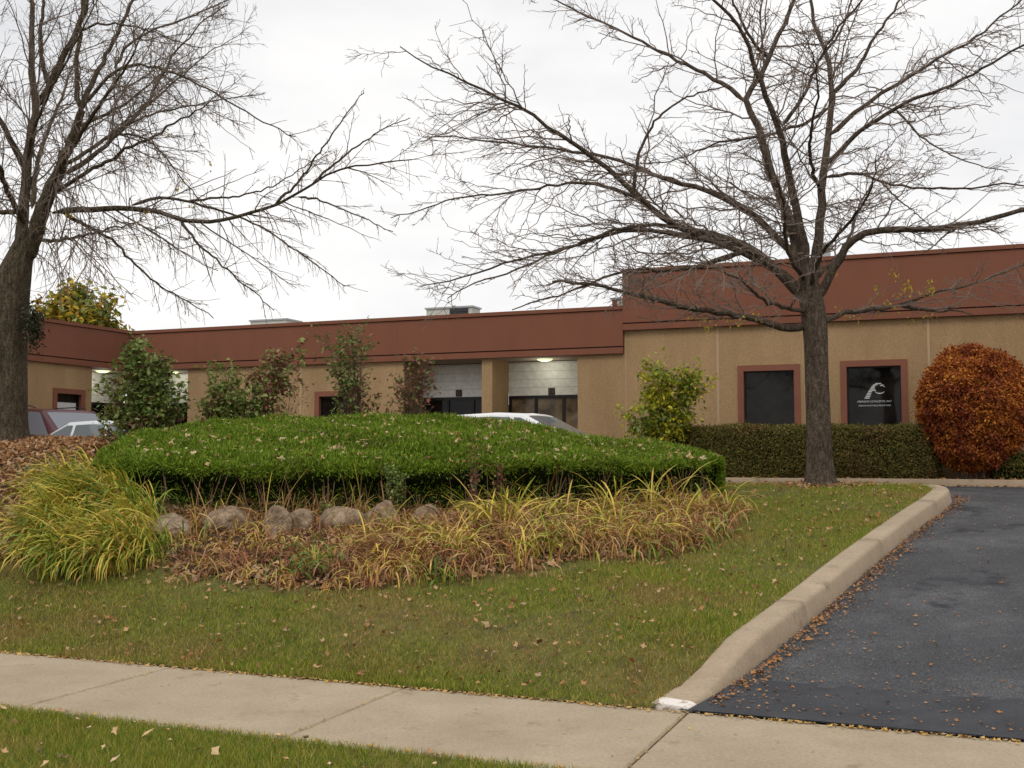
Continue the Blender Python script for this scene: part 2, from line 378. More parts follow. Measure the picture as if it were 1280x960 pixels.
# far side kerb of the drive
def sweep_kerb(name, path, prof, mat, taper=None, paint=None, side=1, heightfn=road):
    p = np.array(path, float); q = []
    for i in range(len(p) - 1):
        m = max(1, int(np.linalg.norm(p[i + 1] - p[i]) / .25)) if np.linalg.norm(p[i]) < 40 else 1
        for k in range(m): q.append(p[i] + (p[i + 1] - p[i]) * k / m)
    q.append(p[-1]); q = np.array(q)
    for _ in range(3): q[2:-1] = q[1:-2] * .25 + q[2:-1] * .5 + q[3:] * .25 if np.abs(q[-1] - q[-2]).max() < .5 else q[2:-1]
    dd = np.concatenate([[0], np.cumsum(np.linalg.norm(np.diff(q, axis=0), axis=1))]); jd = np.arange(2.4, min(dd[-1], 30), 2.9)
    dn = np.sort(np.concatenate([dd] + [jd + o for o in (-.009, -.005, .005, .009)])); q = np.stack([np.interp(dn, dd, q[:, k]) for k in range(2)], -1)
    T = unit(np.gradient(q, axis=0)); Nn = np.stack([-T[:, 1], T[:, 0]], -1) * side
    d = np.concatenate([[0], np.cumsum(np.linalg.norm(np.diff(q, axis=0), axis=1))])
    V = []
    for i in range(len(q)):
        tf = float(sm(0, taper, d[i])) * .93 + .07 if taper else 1
        row = []
        for (o, z) in prof:
            pt = q[i] + Nn[i] * o; X, Y = xy(pt[0], pt[1]); wob = .003 * math.sin(d[i] * 1.3 + o * 9) - (.018 if np.abs(jd - d[i]).min(initial=9) < .0065 else 0)
            row.append((X, Y, float(heightfn(q[i][1])) + z * (tf if z > 0 else 1) + (wob if z > .1 else 0)))
        V.append(row)
    V = np.array(V); mb = MB()
    if paint:
        k = int(np.searchsorted(d, paint)) + 1
        mb.grid(V[:k], 1); mb.grid(V[k - 1:], 0)
    else: mb.grid(V)
    c = np.arange(len(prof)); mb.add(V[0], [tuple(c[::-1])], 1 if paint else 0); mb.add(V[-1], [tuple(c)])
    return tag(mb.build(name, [mat, MAT['paint']], smooth=True), None, None, kind='structure')
prof = [(0, -.05), (.0, .0), (.03, .135), (.036, .152), (.048, .166), (.066, .172), (.225, .175), (.248, .170), (.258, .155), (.262, -.03)]
KP = [(-1.66, 7.0), (-1.63, 7.12), (-1.6, 7.24)] + KPATH[1:]
sweep_kerb('drive_kerb', KP, prof, MAT['kerb'], 1.35, .10, 1)
sweep_kerb('drive_kerb_east', [(7.2, 7), (6.6, 8.5), (6.6, 15), (7.2, 16.6), (9, 17.4), (34, 17.5)], prof, MAT['kerb'], 1.3, None, -1)
sweep_kerb('building_kerb', [(-45, 22.6), (-20, 22.6), (-8, 22.6), (0, 22.6), (10, 22.6), (34, 22.6)], [(0, -.04), (.01, .12), (.03, .135), (.15, .135), (.155, -.02)], MAT['kerb_far'], None, None, 1)
mb = MB(); X, Y = xy(*np.meshgrid(np.linspace(-40, 34, 150), np.linspace(22.74, 24.62, 6)))
mb.grid(np.stack([X, Y, 1.10 + .02 * np.sin(X * 5) * np.sin(Y * 7)], -1)); tag(mb.build('planting_bed', MAT['mulch'], smooth=True), None, None, kind='structure')
# lawn east of the drive
mb = MB(); rows = []
for w in np.linspace(6.97, 17.2, 40):
    c = np.linspace(float(np.interp(w, [7, 8.5, 15, 16.6, 17.2], [7.4, 6.8, 6.8, 7.5, 9.5])), 40, 30); X, Y = xy(c, w); rows.append(np.stack([X, Y, road(w) + .18 * sm(7, 8.3, w) + 0 * X], -1))
mb.grid(np.array(rows)); tag(mb.build('lawn_ground_east', MAT['soil'], smooth=True), None, None, kind='structure')

# ------------------------------------------------------------------ building
W0 = 24.6; G0 = 1.0
sc_, zl_top = SWP(165, 412, W0); _, _ = 0, 0
zlt = SWP(600, 392, W0)[1]; zlb = SWP(780, 442, W0)[1]; s_step = SWP(780, 400, W0)[0]
zht = SWP(1000, 324, W0)[1]; zhb = SWP(1000, 404, W0)[1]
SE = 24.0
print('low', zlt, zlb, 'high', zht, zhb, 'corner', sc_, 'step', s_step)
def S(u, v=470): return SWP(u, v, W0)[0]
B = empty('commercial_building', (*xy(s_step, W0), G0), 'long tan single storey office building with red-brown roof band behind the parking lot', 'building')
def wall(ax, fixed, a0, a1, z0, z1, holes, thick=.3, mi=0, mb=None):
    """ax 's': front wall at w=fixed going back; ax 'w': wall at s=fixed facing +s"""
    mb = mb or MB(); A = sorted({a0, a1, *[h[0] for h in holes], *[h[1] for h in holes]}); Z = sorted({z0, z1, *[h[2] for h in holes], *[h[3] for h in holes]})
    for p, q in zip(A[:-1], A[1:]):
        for zz, z2 in zip(Z[:-1], Z[1:]):
            m = (p + q) / 2; mz = (zz + z2) / 2
            if any(h[0] < m < h[1] and h[2] < mz < h[3] for h in holes): continue
            if ax == 's': mb.box((p, fixed, zz), (q, fixed + thick, z2), mi)
            else: mb.box((fixed - thick, p, zz), (fixed, q, z2), mi)
    return mb
SILL = 1.95
win = []     # s0,s1,z0,z1 of the whole frame, on the long front
for (u0, u1, vt) in ((922, 1000, 456), (1050, 1134, 450)):
    win.append((SWP(u0, vt, W0)[0], SWP(u1, vt, W0)[0], SILL, SWP((u0 + u1) / 2, vt, W0)[1]))
win.append((SWP(394, 490, W0)[0], SWP(441, 490, W0)[0], SILL, SWP(415, 489, W0)[1]))
r2a, r2b = S(505), S(722); r1b = S(235)
REC = 1.05
mb = MB()
wall('s', W0, r1b, r2a, G0, zlb, [win[2]], mb=mb)
wall('s', W0, r2b, s_step, G0, zlb, [], mb=mb)
wall('s', W0, s_step, SE, G0, zhb, [win[0], win[1]], mb=mb)
# side returns of the recesses, made of the same block
for sx in (r1b, r2b): mb.box((sx + .002, W0 + .3, G0), (sx + .3, W0 + REC, zlb - .004))
mb.box((r2a - .3, W0 + .3, G0), (r2a - .002, W0 + REC, zlb - .004))
tw = 11.5
wr = WSP(115, 470, sc_)[0]
wc = (WSP(66, 490, sc_)[0], WSP(106, 490, sc_)[0]); zc = WSP(85, 486, sc_)[1]
wall('w', sc_, W0 - tw, wr, G0, zlb, [(wc[0], wc[1], SILL, zc)], mb=mb)
mb.box((sc_ - REC, wr - .3, G0), (sc_ - .302, wr - .002, zlb - .004))
# outer shell sides and back
mb.box((SE - .3, W0 + .302, G0), (SE, W0 + 24, zhb)); mb.box((sc_ - 14, W0 + 23.7, G0), (SE - .302, W0 + 24, zlb))
mb.box((sc_ - 14, W0 - tw, G0), (sc_ - .302, W0 - tw + .3, zlb)); mb.box((sc_ - 14.3, W0 - tw, G0), (sc_ - 14.002, W0 + 23.9, zlb))
mb.build('wall', MAT['tan'], B)
# pillar between the two entrance bays
pl0, pl1 = S(602), S(615)
mb = MB(); mb.box((pl0, W0 + .01, G0), (pl1, W0 + REC - .003, zlb - .003)); mb.build('pillar', MAT['tan'], B)
# panel joints
for u in (375, 896, 1160, 782):
    s = S(u); mb = MB(); zt = zhb if u > 781 else zlb
    mb.box((s, W0 - .006, G0), (s + (.05 if u != 782 else .02), W0 - .001, zt - .01)); mb.build('panel_joint', MAT['joint'], B)
# fascia
def fascia(name, ax, f, a0, a1, zb, zt, proud=.10):
    mb = MB()
    def bx(p, q, o0, o1, z0, z1, mi):
        if ax == 's': mb.box((p, f - o1, z0), (q, f - o0, z1), mi)
        else: mb.box((f + o0, p, z0), (f + o1, q, z1), mi)
    bx(a0, a1, -.3, proud, zb, zb + .14, 0)               # lower trim
    bx(a0, a1, -.3, proud - .03, zb + .14, zb + .17, 1)   # shadow groove
    bx(a0, a1, -.3, proud + .0, zb + .17, zt - .10, 0)
    bx(a0, a1, -.3, proud - .012, zt - .10, zt - .085, 1)
    k = a0 + 2.1
    while k < a1 - .5:
        bx(k, k + .012, proud - .05, proud + .0015, zb + .18, zt - .11, 2); k += 6.1
    o = mb.build(name, [MAT['fascia'], MAT['groove'], MAT['seam']], B)
    mb = MB(); bx(a0, a1, -.34, proud + .035, zt - .085, zt, 0); mb.build('coping', MAT['fascia'], B)
    return mb
mc = fascia('fascia', 's', W0, sc_ + .13, s_step - .002, zlb, zlt)
fascia('fascia', 's', W0, s_step, SE, zhb, zht, .12)
fascia('fascia', 'w', sc_, W0 - tw, W0 + .3, zlb, zlt)
for q0, q1 in (((s_step, W0 + .302, zlt + .0), (s_step + .3, W0 + 20, zht)), ((SE - .3, W0 + .302, zhb + .002), (SE + .1, W0 + 24, zht - .004))):
    mb = MB(); mb.box(q0, q1); mb.build('side_parapet', MAT['fascia'], B)
mb = MB(); mb.box((sc_ - 14, W0 - tw + .302, zlt - .5), (sc_ - .302, W0 + 23.6, zlt - .4)); mb.box((sc_ - .29, W0 + .31, zlt - .5), (s_step - .01, W0 + 23.6, zlt - .4)); mb.box((s_step + .302, W0 + .31, zht - .5), (SE - .31, W0 + 23.6, zht - .4)); mb.build('roof', MAT['roof'], B)
# soffits
for q0, q1 in (((r2a, W0 + .002, zlb - .014), (r2b, W0 + REC, zlb - .002)), ((sc_ - .3, W0 + .002, zlb - .014), (r1b, W0 + REC, zlb - .002)), ((sc_ - REC, wr, zlb - .014), (sc_ - .302, W0 + REC, zlb - .002))):
    mb = MB(); mb.box(q0, q1); mb.build('soffit', MAT['soffit'], B)
# white block upper walls in the recesses, with raked joints
wb = W0 + REC
zwh = SWP(690, 494, wb)[1]
def blockwall(a0, a1, z0, z1, ax='s', f=wb):
    mb = MB(); z = z0; k = 0
    put = (lambda p, q, o0, o1, za, zb_, mi: mb.box((p, f + o0, za), (q, f + o1, zb_), mi)) if ax == 's' else (lambda p, q, o0, o1, za, zb_, mi: mb.box((f - o1, p, za), (f - o0, q, zb_), mi))
    put(a0, a1, .012, .2, z0, z1, 1)
    while z < z1 - .02:
        h = min(.193, z1 - z - .004)
        x = a0 - (.2 if k % 2 else 0)
        while x < a1:
            p, q = a0, a1
            put(p, q, 0, .0115, z + .004, z + h, 0); break
        z += .2; k += 1
    return mb.build('block_wall', [MAT['white'], MAT['mortar']], B)
blockwall(r2a, pl0 - .002, zwh, zlb - .03); blockwall(pl1 + .002, r2b, zwh, zlb - .03)
blockwall(sc_ - REC, r1b, zwh, zlb - .03)
blockwall(wr + .01, wb - .2, zwh, zlb - .03, 'w', sc_ - REC)
# dark shop fronts below
def storefront(a0, a1, z0, z1, n, gm, ax='s', f=wb):
    fr = MB(); p0 = f + .02
    def bx(m, p, q, o0, o1, za, zb_):
        if ax == 's': m.box((p, f + o0, za), (q, f + o1, zb_))
        else: m.box((f - o1, p, za), (f - o0, q, zb_))
    bx(fr, a0, a1, .0, .1, z1 - .07, z1 - .002); bx(fr, a0, a1, .0, .1, z0, z0 + .12)
    st = (a1 - a0) / n
    for k in range(n + 1):
        c = min(max(a0 + k * st, a0 + .035), a1 - .035); bx(fr, c - .035, c + .035, .002, .098, z0 + .12, z1 - .07)
    o = fr.build('storefront_frame', MAT['bronze'], B)
    for k in range(n):
        g_ = MB(); bx(g_, a0 + k * st + .02, a0 + (k + 1) * st - .02, .04, .06, z0 + .1, z1 - .05)
        g_.build('pane', gm, o2 := o) if False else g_.build('glass_panel', gm, B)
storefront(r2a, pl0 - .002, G0 + .02, zwh, 3, MAT['glass']); storefront(pl1 + .002, r2b, G0 + .02, zwh, 3, MAT['blind'])
storefront(sc_ - REC, r1b, G0 + .02, zwh, 2, MAT['glass']); storefront(wr + .01, wb - .2, G0 + .02, zwh, 2, MAT['glass'], 'w', sc_ - REC)
# windows
def window(ax, f, a0, a1, z0, z1, fw=.13, gm='glass'):
    e = MB()
    def bx(m, p, q, o0, o1, za, zb_):
        if ax == 's': m.box((p, f + o0, za), (q, f + o1, zb_))
        else: m.box((f - o1, p, za), (f - o0, q, zb_))
    bx(e, a0, a1, -.03, .12, z1 - fw, z1); bx(e, a0, a1, -.03, .12, z0, z0 + fw)
    bx(e, a0, a0 + fw, -.03, .12, z0 + fw, z1 - fw); bx(e, a1 - fw, a1, -.03, .12, z0 + fw, z1 - fw)
    fr = e.build('window', MAT['frame'], B); fr['_o'] = list(B['_o'])
    g_ = MB(); b_ = MB(); bx(g_, a0 + fw + .03, a1 - fw - .03, .1, .115, z0 + fw + .03, z1 - fw - .03)
    for (p, q, za, zb_) in ((a0 + fw, a0 + fw + .03, z0 + fw, z1 - fw), (a1 - fw - .03, a1 - fw, z0 + fw, z1 - fw), (a0 + fw + .03, a1 - fw - .03, z1 - fw - .03, z1 - fw), (a0 + fw + .03, a1 - fw - .03, z0 + fw, z0 + fw + .03)):
        bx(b_, p, q, .07, .118, za, zb_)
    g_.build('glass', MAT[gm], fr); b_.build('sash', MAT['bronze'], fr)
    return fr
wf = [window('s', W0, *w_) for w_ in win]
wl = window('w', sc_, wc[0], wc[1], SILL, zc)
# pale notice in the left wing's window
mb = MB(); mb.box((sc_ - .098, wc[0] + .25, 2.68), (sc_ - .095, wc[0] + .9, 2.93)); mb.build('notice', MAT['decal'], wl)
# lettering and striped emblem on the second window
def sw_text(txt, s0, z0, width, height, parent, mat, w, shear=.35, name='lettering'):
    cu = bpy.data.curves.new('t', 'FONT'); cu.body = txt; cu.shear = shear; cu.size = 1
    ob = bpy.data.objects.new('t', cu); COL.objects.link(ob)
    bpy.context.view_layer.update()
    me = bpy.data.meshes.new_from_object(ob.evaluated_get(bpy.context.evaluated_depsgraph_get())); bpy.data.objects.remove(ob)
    n = len(me.vertices); co = np.zeros(n * 3); me.vertices.foreach_get('co', co); co = co.reshape(-1, 3)
    mn, mx = co.min(0), co.max(0)
    a = s0 + (co[:, 0] - mn[0]) / (mx[0] - mn[0]) * width; z = z0 + (co[:, 1] - mn[1]) / (mx[1] - mn[1]) * height
    X, Y = xy(a, w); co = np.stack([X, Y, z], -1) - np.array(parent['_o'])
    me.vertices.foreach_set('co', co.ravel()); me.materials.append(mat); me.update()
    o = bpy.data.objects.new(name, me); COL.objects.link(o); o.parent = parent; return o
wz = W0 + .095
def wp(u, v): return SWP(u, v, wz)
a0, z0 = wp(1071.5, 503.6); a1, z1 = wp(1114.8, 500.6)
sw_text('PREMIUM CONCEPTS, INC', a0, z0, a1 - a0, .040 * 1.1, wf[1], MAT['decal'], wz)
a0, z0 = wp(1073, 507.9)
sw_text('PREMIUM INCENTIVES & PROMOTIONS', a0, z0 - .004, (a1 - a0) * .97, .03, wf[1], MAT['decal'], wz)
mb = MB()
def stripe(u0, v, u1, h=1.15, sl=.9):
    p = [wp(u0 - sl * .5, v + h / 2), wp(u1 - sl * .5, v + h / 2), wp(u1 + sl * .5, v - h / 2), wp(u0 + sl * .5, v - h / 2)]
    mb.add([(*xy(q[0], wz), q[1]) for q in p], [(0, 1, 2, 3)])
for u0, u1, v in ((1080.8, 1087, 497.6), (1081.9, 1088, 495.6), (1083, 1088.6, 493.6), (1084.1, 1089.2, 491.6), (1085.2, 1090.2, 489.6), (1086.3, 1094.8, 487.9), (1087.5, 1093.6, 486.2), (1088.6, 1093.3, 484.4), (1089.8, 1094.0, 482.7), (1091.2, 1096.5, 481.1), (1094, 1101.5, 479.5)):
    stripe(u0, v, u1)
cen = (1099.5, 486.0)
prev = None
for k in range(9):                       # lower hook of the C, upper short hook
    a = math.radians(150 - k * 15); th = 1.3 * (1 - abs(k - 4) / 8)
    o_ = wp(cen[0] + 7.0 * math.cos(a), cen[1] + 5.6 * math.sin(a) * .98 + .8); i_ = wp(cen[0] + (7.0 - th) * math.cos(a), cen[1] + (5.6 - th) * math.sin(a) + .8)
    cur = [(*xy(o_[0], wz), o_[1]), (*xy(i_[0], wz), i_[1])]
    if prev: mb.add([prev[0], cur[0], cur[1], prev[1]], [(0, 1, 2, 3)])
    prev = cur
stripe(1100.5, 481.6, 1104.5, 1.4, 1.4); stripe(1104.3, 483.3, 1106, .7, .6)
mb.build('emblem', MAT['decal'], wf[1])
# address plaques
for (u, v, t) in ((573.5, 491.5, '10'), (689.3, 489.2, '11')):
    s_, z_ = SWP(u, v, wb - .02); m_ = MB(); m_.box((s_ - .085, wb - .022, z_ - .085), (s_ + .085, wb - .001, z_ + .085)); o = m_.build('address_plaque', MAT['plaque'], B); o['_o'] = list(B['_o'])
    sw_text(t, s_ - .045, z_ - .045, .09, .09, o, MAT['digit'], wb - .024, 0, 'number')
# soffit lamps (lit)
def dome(c, rx, rz, n=20):
    V = []
    for j in range(5):
        a = j / 4 * math.pi / 2
        V.append([(c[0] + rx * math.cos(a) * math.cos(b), c[1] + rx * math.cos(a) * math.sin(b), c[2] - rz * math.sin(a)) for b in np.arange(n) * 2 * math.pi / n])
    return np.array(V)
for (s_, w_) in ((SWP(680, 450, W0 + .5)[0], W0 + .55), (SWP(213, 467, W0 + .5)[0], W0 + .55), (sc_ - .55, WSP(130, 464, sc_ - .5)[0])):
    X, Y = xy(s_, w_); m_ = MB(); m_.grid(dome((X, Y, zlb - .016), .19, .055), 0, True); m_.build('ceiling_lamp', MAT['lamp'], B, smooth=True)
    pl_ = bpy.data.lights.new('lamp_light', 'POINT'); pl_.energy = 4.5; pl_.color = (1, .97, .86); pl_.shadow_soft_size = .15
    lo = bpy.data.objects.new('lamp_light', pl_); COL.objects.link(lo); lo.parent = B; lo.location = (X - B['_o'][0], Y - B['_o'][1], zlb - .22 - B['_o'][2])
# rooftop equipment
def roof_box(name, label, cat, u0, u1, vt, w_, zb, dep, cols):
    s0, zt = SWP(u0, vt, w_); s1, _ = SWP(u1, vt, w_)
    e = empty(name, (*xy((s0 + s1) / 2, w_ + dep / 2), zb), label, cat)
    m_ = MB(); m_.box((s0, w_, zb), (s1, w_ + dep, zt)); m_.build('casing', MAT['pale'], e)
    m_ = MB(); m_.box((s0 - .04, w_ - .04, zt), (s1 + .04, w_ + dep + .04, zt + .05)); m_.build('lid', MAT['galv'], e)
    for (f0, f1, mt) in cols:
        m_ = MB(); h = zt - zb
        m_.box((s0 + (s1 - s0) * f0, w_ - .02, zb + .1), (s0 + (s1 - s0) * f1, w_ - .003, zt - .02))
        k = zb + .15
        while k < zt - .05: m_.box((s0 + (s1 - s0) * f0 + .01, w_ - .035, k), (s0 + (s1 - s0) * f1 - .01, w_ - .021, k + .03)); k += .09
        m_.build('louvre', mt, e)
roof_box('rooftop_unit', 'pale air handling unit with black louvres on the roof left of the tall block', 'rooftop unit', 533, 590, 387, W0 + 6, zlt - .4, .6, [(.52, .92, MAT['dark'])])
roof_box('rooftop_unit', 'low pale rooftop unit near the inner corner of the building', 'rooftop unit', 313, 358, 402, W0 + 7, zlt - .4, .9, [])
roof_box('rooftop_unit', 'small grey and brown rooftop box against the taller parapet', 'rooftop unit', 765, 779, 375, W0 + 2.5, zlt - .4, .6, [(.05, .45, MAT['fascia'])])
s_, z_ = SWP(1033, 306, W0 + 4); X, Y = xy(s_, W0 + 4)
e = empty('roof_vent', (X, Y, zht - .4), 'grey metal vent pipe with rain cap on the tall roof behind the bare tree', 'vent')
P = np.array([[(X, Y, zht - .4), (X, Y, z_ - .12)]]); m_ = MB(); m_.add(*tubes(P, np.array([[.10, .10]]), 14)); m_.build('pipe', MAT['galv'], e, True)
m_ = MB(); m_.add(*tubes(np.array([[(X, Y, z_ - .12), (X, Y, z_ - .1), (X, Y, z_ + .03), (X, Y, z_ + .05)]]), np.array([[.11, .17, .17, .02]]), 14)); m_.build('cap', MAT['galv'], e)
# ------------------------------------------------------------------ trees
def trunk_mesh(pts, rad, K=40, sides=20, flare=0.0, z0=None):
    P, R = resample(pts, rad, K)
    V, f = tubes(P[None], R[None], sides); V = V.reshape(K, sides, 3)
    a = np.arange(sides) / sides * 2 * np.pi
    lump = 1 + .035 * np.sin(a * 5 + 1)[None] + .02 * np.sin(a * 9 + P[:, 2:3] * 2)
    hh = np.clip(1 - (P[:, 2:3] - P[0, 2]) / .5, 0, 1) ** 2
    lump = lump + flare * hh * (1 + .45 * np.sin(a * 4 + 2)[None])
    V = P[:, None] + (V - P[:, None]) * lump[..., None]
    return V, P, R
def limb_set(specs, Y0):
    out = []
    for (pts, r0, r1, dy) in specs:
        n = len(pts); q = []
        for i, (u, v) in enumerate(pts):
            t = i / (n - 1); q.append(P3(u, v, Y0 + dy[0] + (dy[1] - dy[0]) * t ** 1.1 + (dy[2] if len(dy) > 2 else 0) * math.sin(t * 3.14)))
        out.append((q, [(.70 * (r0 + (r1 - r0) * (i / (n - 1)) ** .7)) * Y0 / F for i in range(n)]))
    return out
def make_tree(name, label, specs, trunkpts, trunkr, Y0, levels, mats, extra=(), flare=.4, leaves=None, group=None):
    base = np.array(trunkpts[0]); e = empty(name, base, label, 'tree', group)
    V, tp, tr = trunk_mesh(trunkpts, trunkr, 46, 22, flare)
    m = MB(); m.grid(V, 0, True); m.build('trunk', mats[0], e, True)
    limbs = limb_set(specs, Y0) + list(extra)
    LP = []; LR = []
    for q, r in limbs:
        P, R = resample(q, r, 28)
        ln = np.linalg.norm(P[-1] - P[0])
        P = P + np.concatenate([np.zeros((2, 3)), rng.normal(size=(26, 3)) * .010 * min(ln, 2.5)]) * .42
        R[0] *= .3; V, f = tubes(P[None], R[None], 10); m = MB(); m.add(V, f); m.build('limb', mats[0], e, True)
        LP.append(P); LR.append(R)
    LP = np.array(LP); LR = np.array(LR)
    m = MB(); prev = [(LP, LR)]; tips = None
    for lv in levels:
        P = np.concatenate([p for p, r in prev if True]) if False else prev[-1][0]; R = prev[-1][1]
        lv = dict(lv); sides = lv.pop('sides'); src = lv.pop('src', None)
        if src is not None: P, R = prev[src]
        a, b = grow(P, R, **lv)
        if len(a): m.add(*tubes(a, b, sides)); prev.append((a, b))
    m.build('crown', mats[1], e)
    if leaves:
        n, size, box, mt = leaves; tp_ = np.concatenate([p[0][:, -1] for p in prev[1:]])
        k = np.ones(len(tp_), bool)
        if box is not None:
            u = 640 + tp_[:, 0] / tp_[:, 1] * F; v = VH - (tp_[:, 2] - EYE) / tp_[:, 1] * F
            k = np.zeros(len(tp_), bool)
            for (ua, ub, va, vb) in box: k |= (u > ua) & (u < ub) & (v > va) & (v < vb)
        c = tp_[k]
        if len(c):
            c = c[rng.integers(0, len(c), n)]; c = np.repeat(c, 6, 0) + rng.normal(size=(n * 6, 3)) * .035
            m = MB(); m.add(*cards(c, rdir(len(c)) + [0, 0, -.6], rdir(len(c)), rng.uniform(.5, 1, len(c)) * size, size * .42)); m.build('leaves', mt, e)
    print(name, [len(p[0]) for p in prev]); return e
# honey locust by the drive
YT = 16.1
bt = hit(1026, 607); YT = float(bt[1])
def Q(u, v, dy=0): return P3(u, v, YT + dy)
rx = YT / F
tp = [Q(1026, 613), Q(1026, 600), Q(1024, 570), Q(1023, 520), Q(1021, 470), Q(1020, 430), Q(1018, 400), Q(1014, 375), Q(1010, 350), Q(1006, 325)]
trr = [18 * rx, 17 * rx, 15.4 * rx, 14.6 * rx, 14.4 * rx, 14.6 * rx, 15.6 * rx, 15 * rx, 12 * rx, 8 * rx]
spec = [
 ([(1010, 408), (985, 411), (960, 403), (925, 394), (890, 388), (860, 385), (830, 378), (800, 370), (770, 362), (730, 352), (690, 352)], 8, 2, (0, -1.6)),
 ([(1008, 380), (985, 350), (955, 322), (925, 303), (895, 295), (850, 285), (820, 265), (790, 240), (760, 210), (725, 185), (690, 160), (660, 140), (620, 122), (580, 100), (540, 85), (500, 58)], 10.5, .9, (0, -1.2)),
 ([(1008, 372), (985, 345), (955, 330), (925, 315), (900, 303), (860, 297), (820, 288), (780, 288), (740, 300), (700, 312), (650, 322), (600, 340), (560, 352), (525, 358)], 8, .9, (0, .9)),
 ([(1004, 350), (990, 318), (970, 295), (950, 275), (920, 255), (890, 240), (870, 232), (845, 230), (815, 216), (780, 204), (740, 192), (700, 188), (650, 180), (600, 176), (560, 170), (530, 172)], 8.5, .9, (0, 1.6)),
 ([(792, 243), (794, 215), (802, 180), (818, 150), (845, 128), (880, 113), (910, 108)], 3.6, 1, (-1, -1.3)),
 ([(800, 250), (765, 232), (720, 228), (670, 236), (620, 243), (570, 246), (530, 262), (490, 272)], 3.4, .8, (-.8, -.4)),
 ([(895, 293), (850, 282), (800, 280), (760, 290), (715, 308), (670, 325), (630, 345), (590, 352), (560, 372)], 4.5, .8, (0, -1.6)),
 ([(940, 312), (905, 322), (870, 335), (835, 338), (800, 336), (760, 345), (720, 362), (680, 374), (640, 388)], 5, .9, (-.2, -1.9)),
 ([(1006, 350), (998, 318), (988, 285), (977, 255), (968, 225), (958, 195), (948, 160), (934, 132), (932, 122), (948, 98), (962, 72), (972, 45), (988, 15), (1000, -20), (1008, -70), (1015, -130)], 10.5, 2.6, (0, .9)),
 ([(932, 128), (912, 110), (890, 97), (868, 85), (840, 72), (812, 58), (785, 42), (750, 28), (715, 12), (680, -8), (640, -25)], 5, 1, (.4, 1.6)),
 ([(962, 74), (945, 58), (932, 38), (922, 15), (912, -8), (905, -50), (892, -100)], 4, 1.2, (.7, .2)),
 ([(1008, 345), (1003, 305), (996, 262), (986, 222), (979, 180), (970, 148), (957, 118), (945, 88), (937, 62), (925, 35), (905, 12), (880, -10), (860, -40)], 9.5, 1.6, (0, -1.6)),
 ([(978, 157), (992, 140), (1006, 118), (1016, 92), (1028, 68), (1042, 42), (1062, 18), (1082, -5), (1100, -40)], 4, 1.3, (-.8, -1.8)),
 ([(1014, 372), (1018, 335), (1023, 300), (1026, 262), (1029, 222), (1033, 185), (1038, 150), (1041, 118), (1038, 88), (1031, 62), (1020, 35), (1014, 5), (1010, -50), (1000, -110)], 11, 2, (0, 1.2)),
 ([(1035, 170), (1052, 158), (1072, 138), (1100, 116), (1128, 103), (1150, 88), (1180, 68), (1208, 54), (1232, 38), (1262, 12), (1290, -12), (1330, -50)], 5.5, 1.2, (.5, 1.8)),
 ([(1030, 208), (1048, 192), (1068, 166), (1098, 150), (1122, 134), (1150, 120), (1180, 112), (1212, 94), (1245, 74), (1282, 56), (1340, 25)], 5.5, 1.4, (.4, -1.2)),
 ([(1040, 118), (1058, 100), (1076, 78), (1090, 52), (1106, 28), (1125, 2), (1146, -35), (1165, -80)], 5, 1.3, (.8, 1.5)),
 ([(1030, 222), (1050, 218), (1072, 215), (1096, 225), (1130, 233), (1178, 236), (1230, 233), (1285, 230), (1345, 240)], 3.6, 1, (.3, -1.6)),
 ([(1036, 134), (1012, 153), (985, 160), (958, 170), (930, 173), (898, 178), (868, 192), (838, 202), (800, 205)], 3.8, .9, (.8, .2)),
 ([(1031, 64), (1046, 48), (1058, 24), (1066, -8), (1075, -50)], 3, 1, (1, .4)),
 ([(1020, 378), (1034, 352), (1050, 322), (1064, 300), (1085, 288), (1115, 286), (1150, 288), (1190, 283), (1230, 276), (1275, 262), (1335, 248), (1400, 230)], 9, 3, (0, -1.0)),
 ([(1026, 404), (1045, 394), (1070, 389), (1100, 386), (1128, 381), (1150, 371), (1185, 362), (1215, 356), (1260, 338), (1310, 322)], 6, 1, (0, 1.2)),
 ([(1128, 381), (1145, 386), (1175, 390), (1195, 387), (1215, 393)], 4, .9, (.6, -.1)),
 ([(1200, 282), (1180, 295), (1165, 310), (1150, 318)], 2, .8, (-.6, -1.2)),
 ([(1098, 224), (1120, 248), (1140, 262), (1165, 285)], 2, .7, (.0, -.8)),
 ([(1120, 137), (1140, 160), (1170, 185), (1215, 205), (1260, 215)], 2.4, .7, (-.2, -1.4)),
]
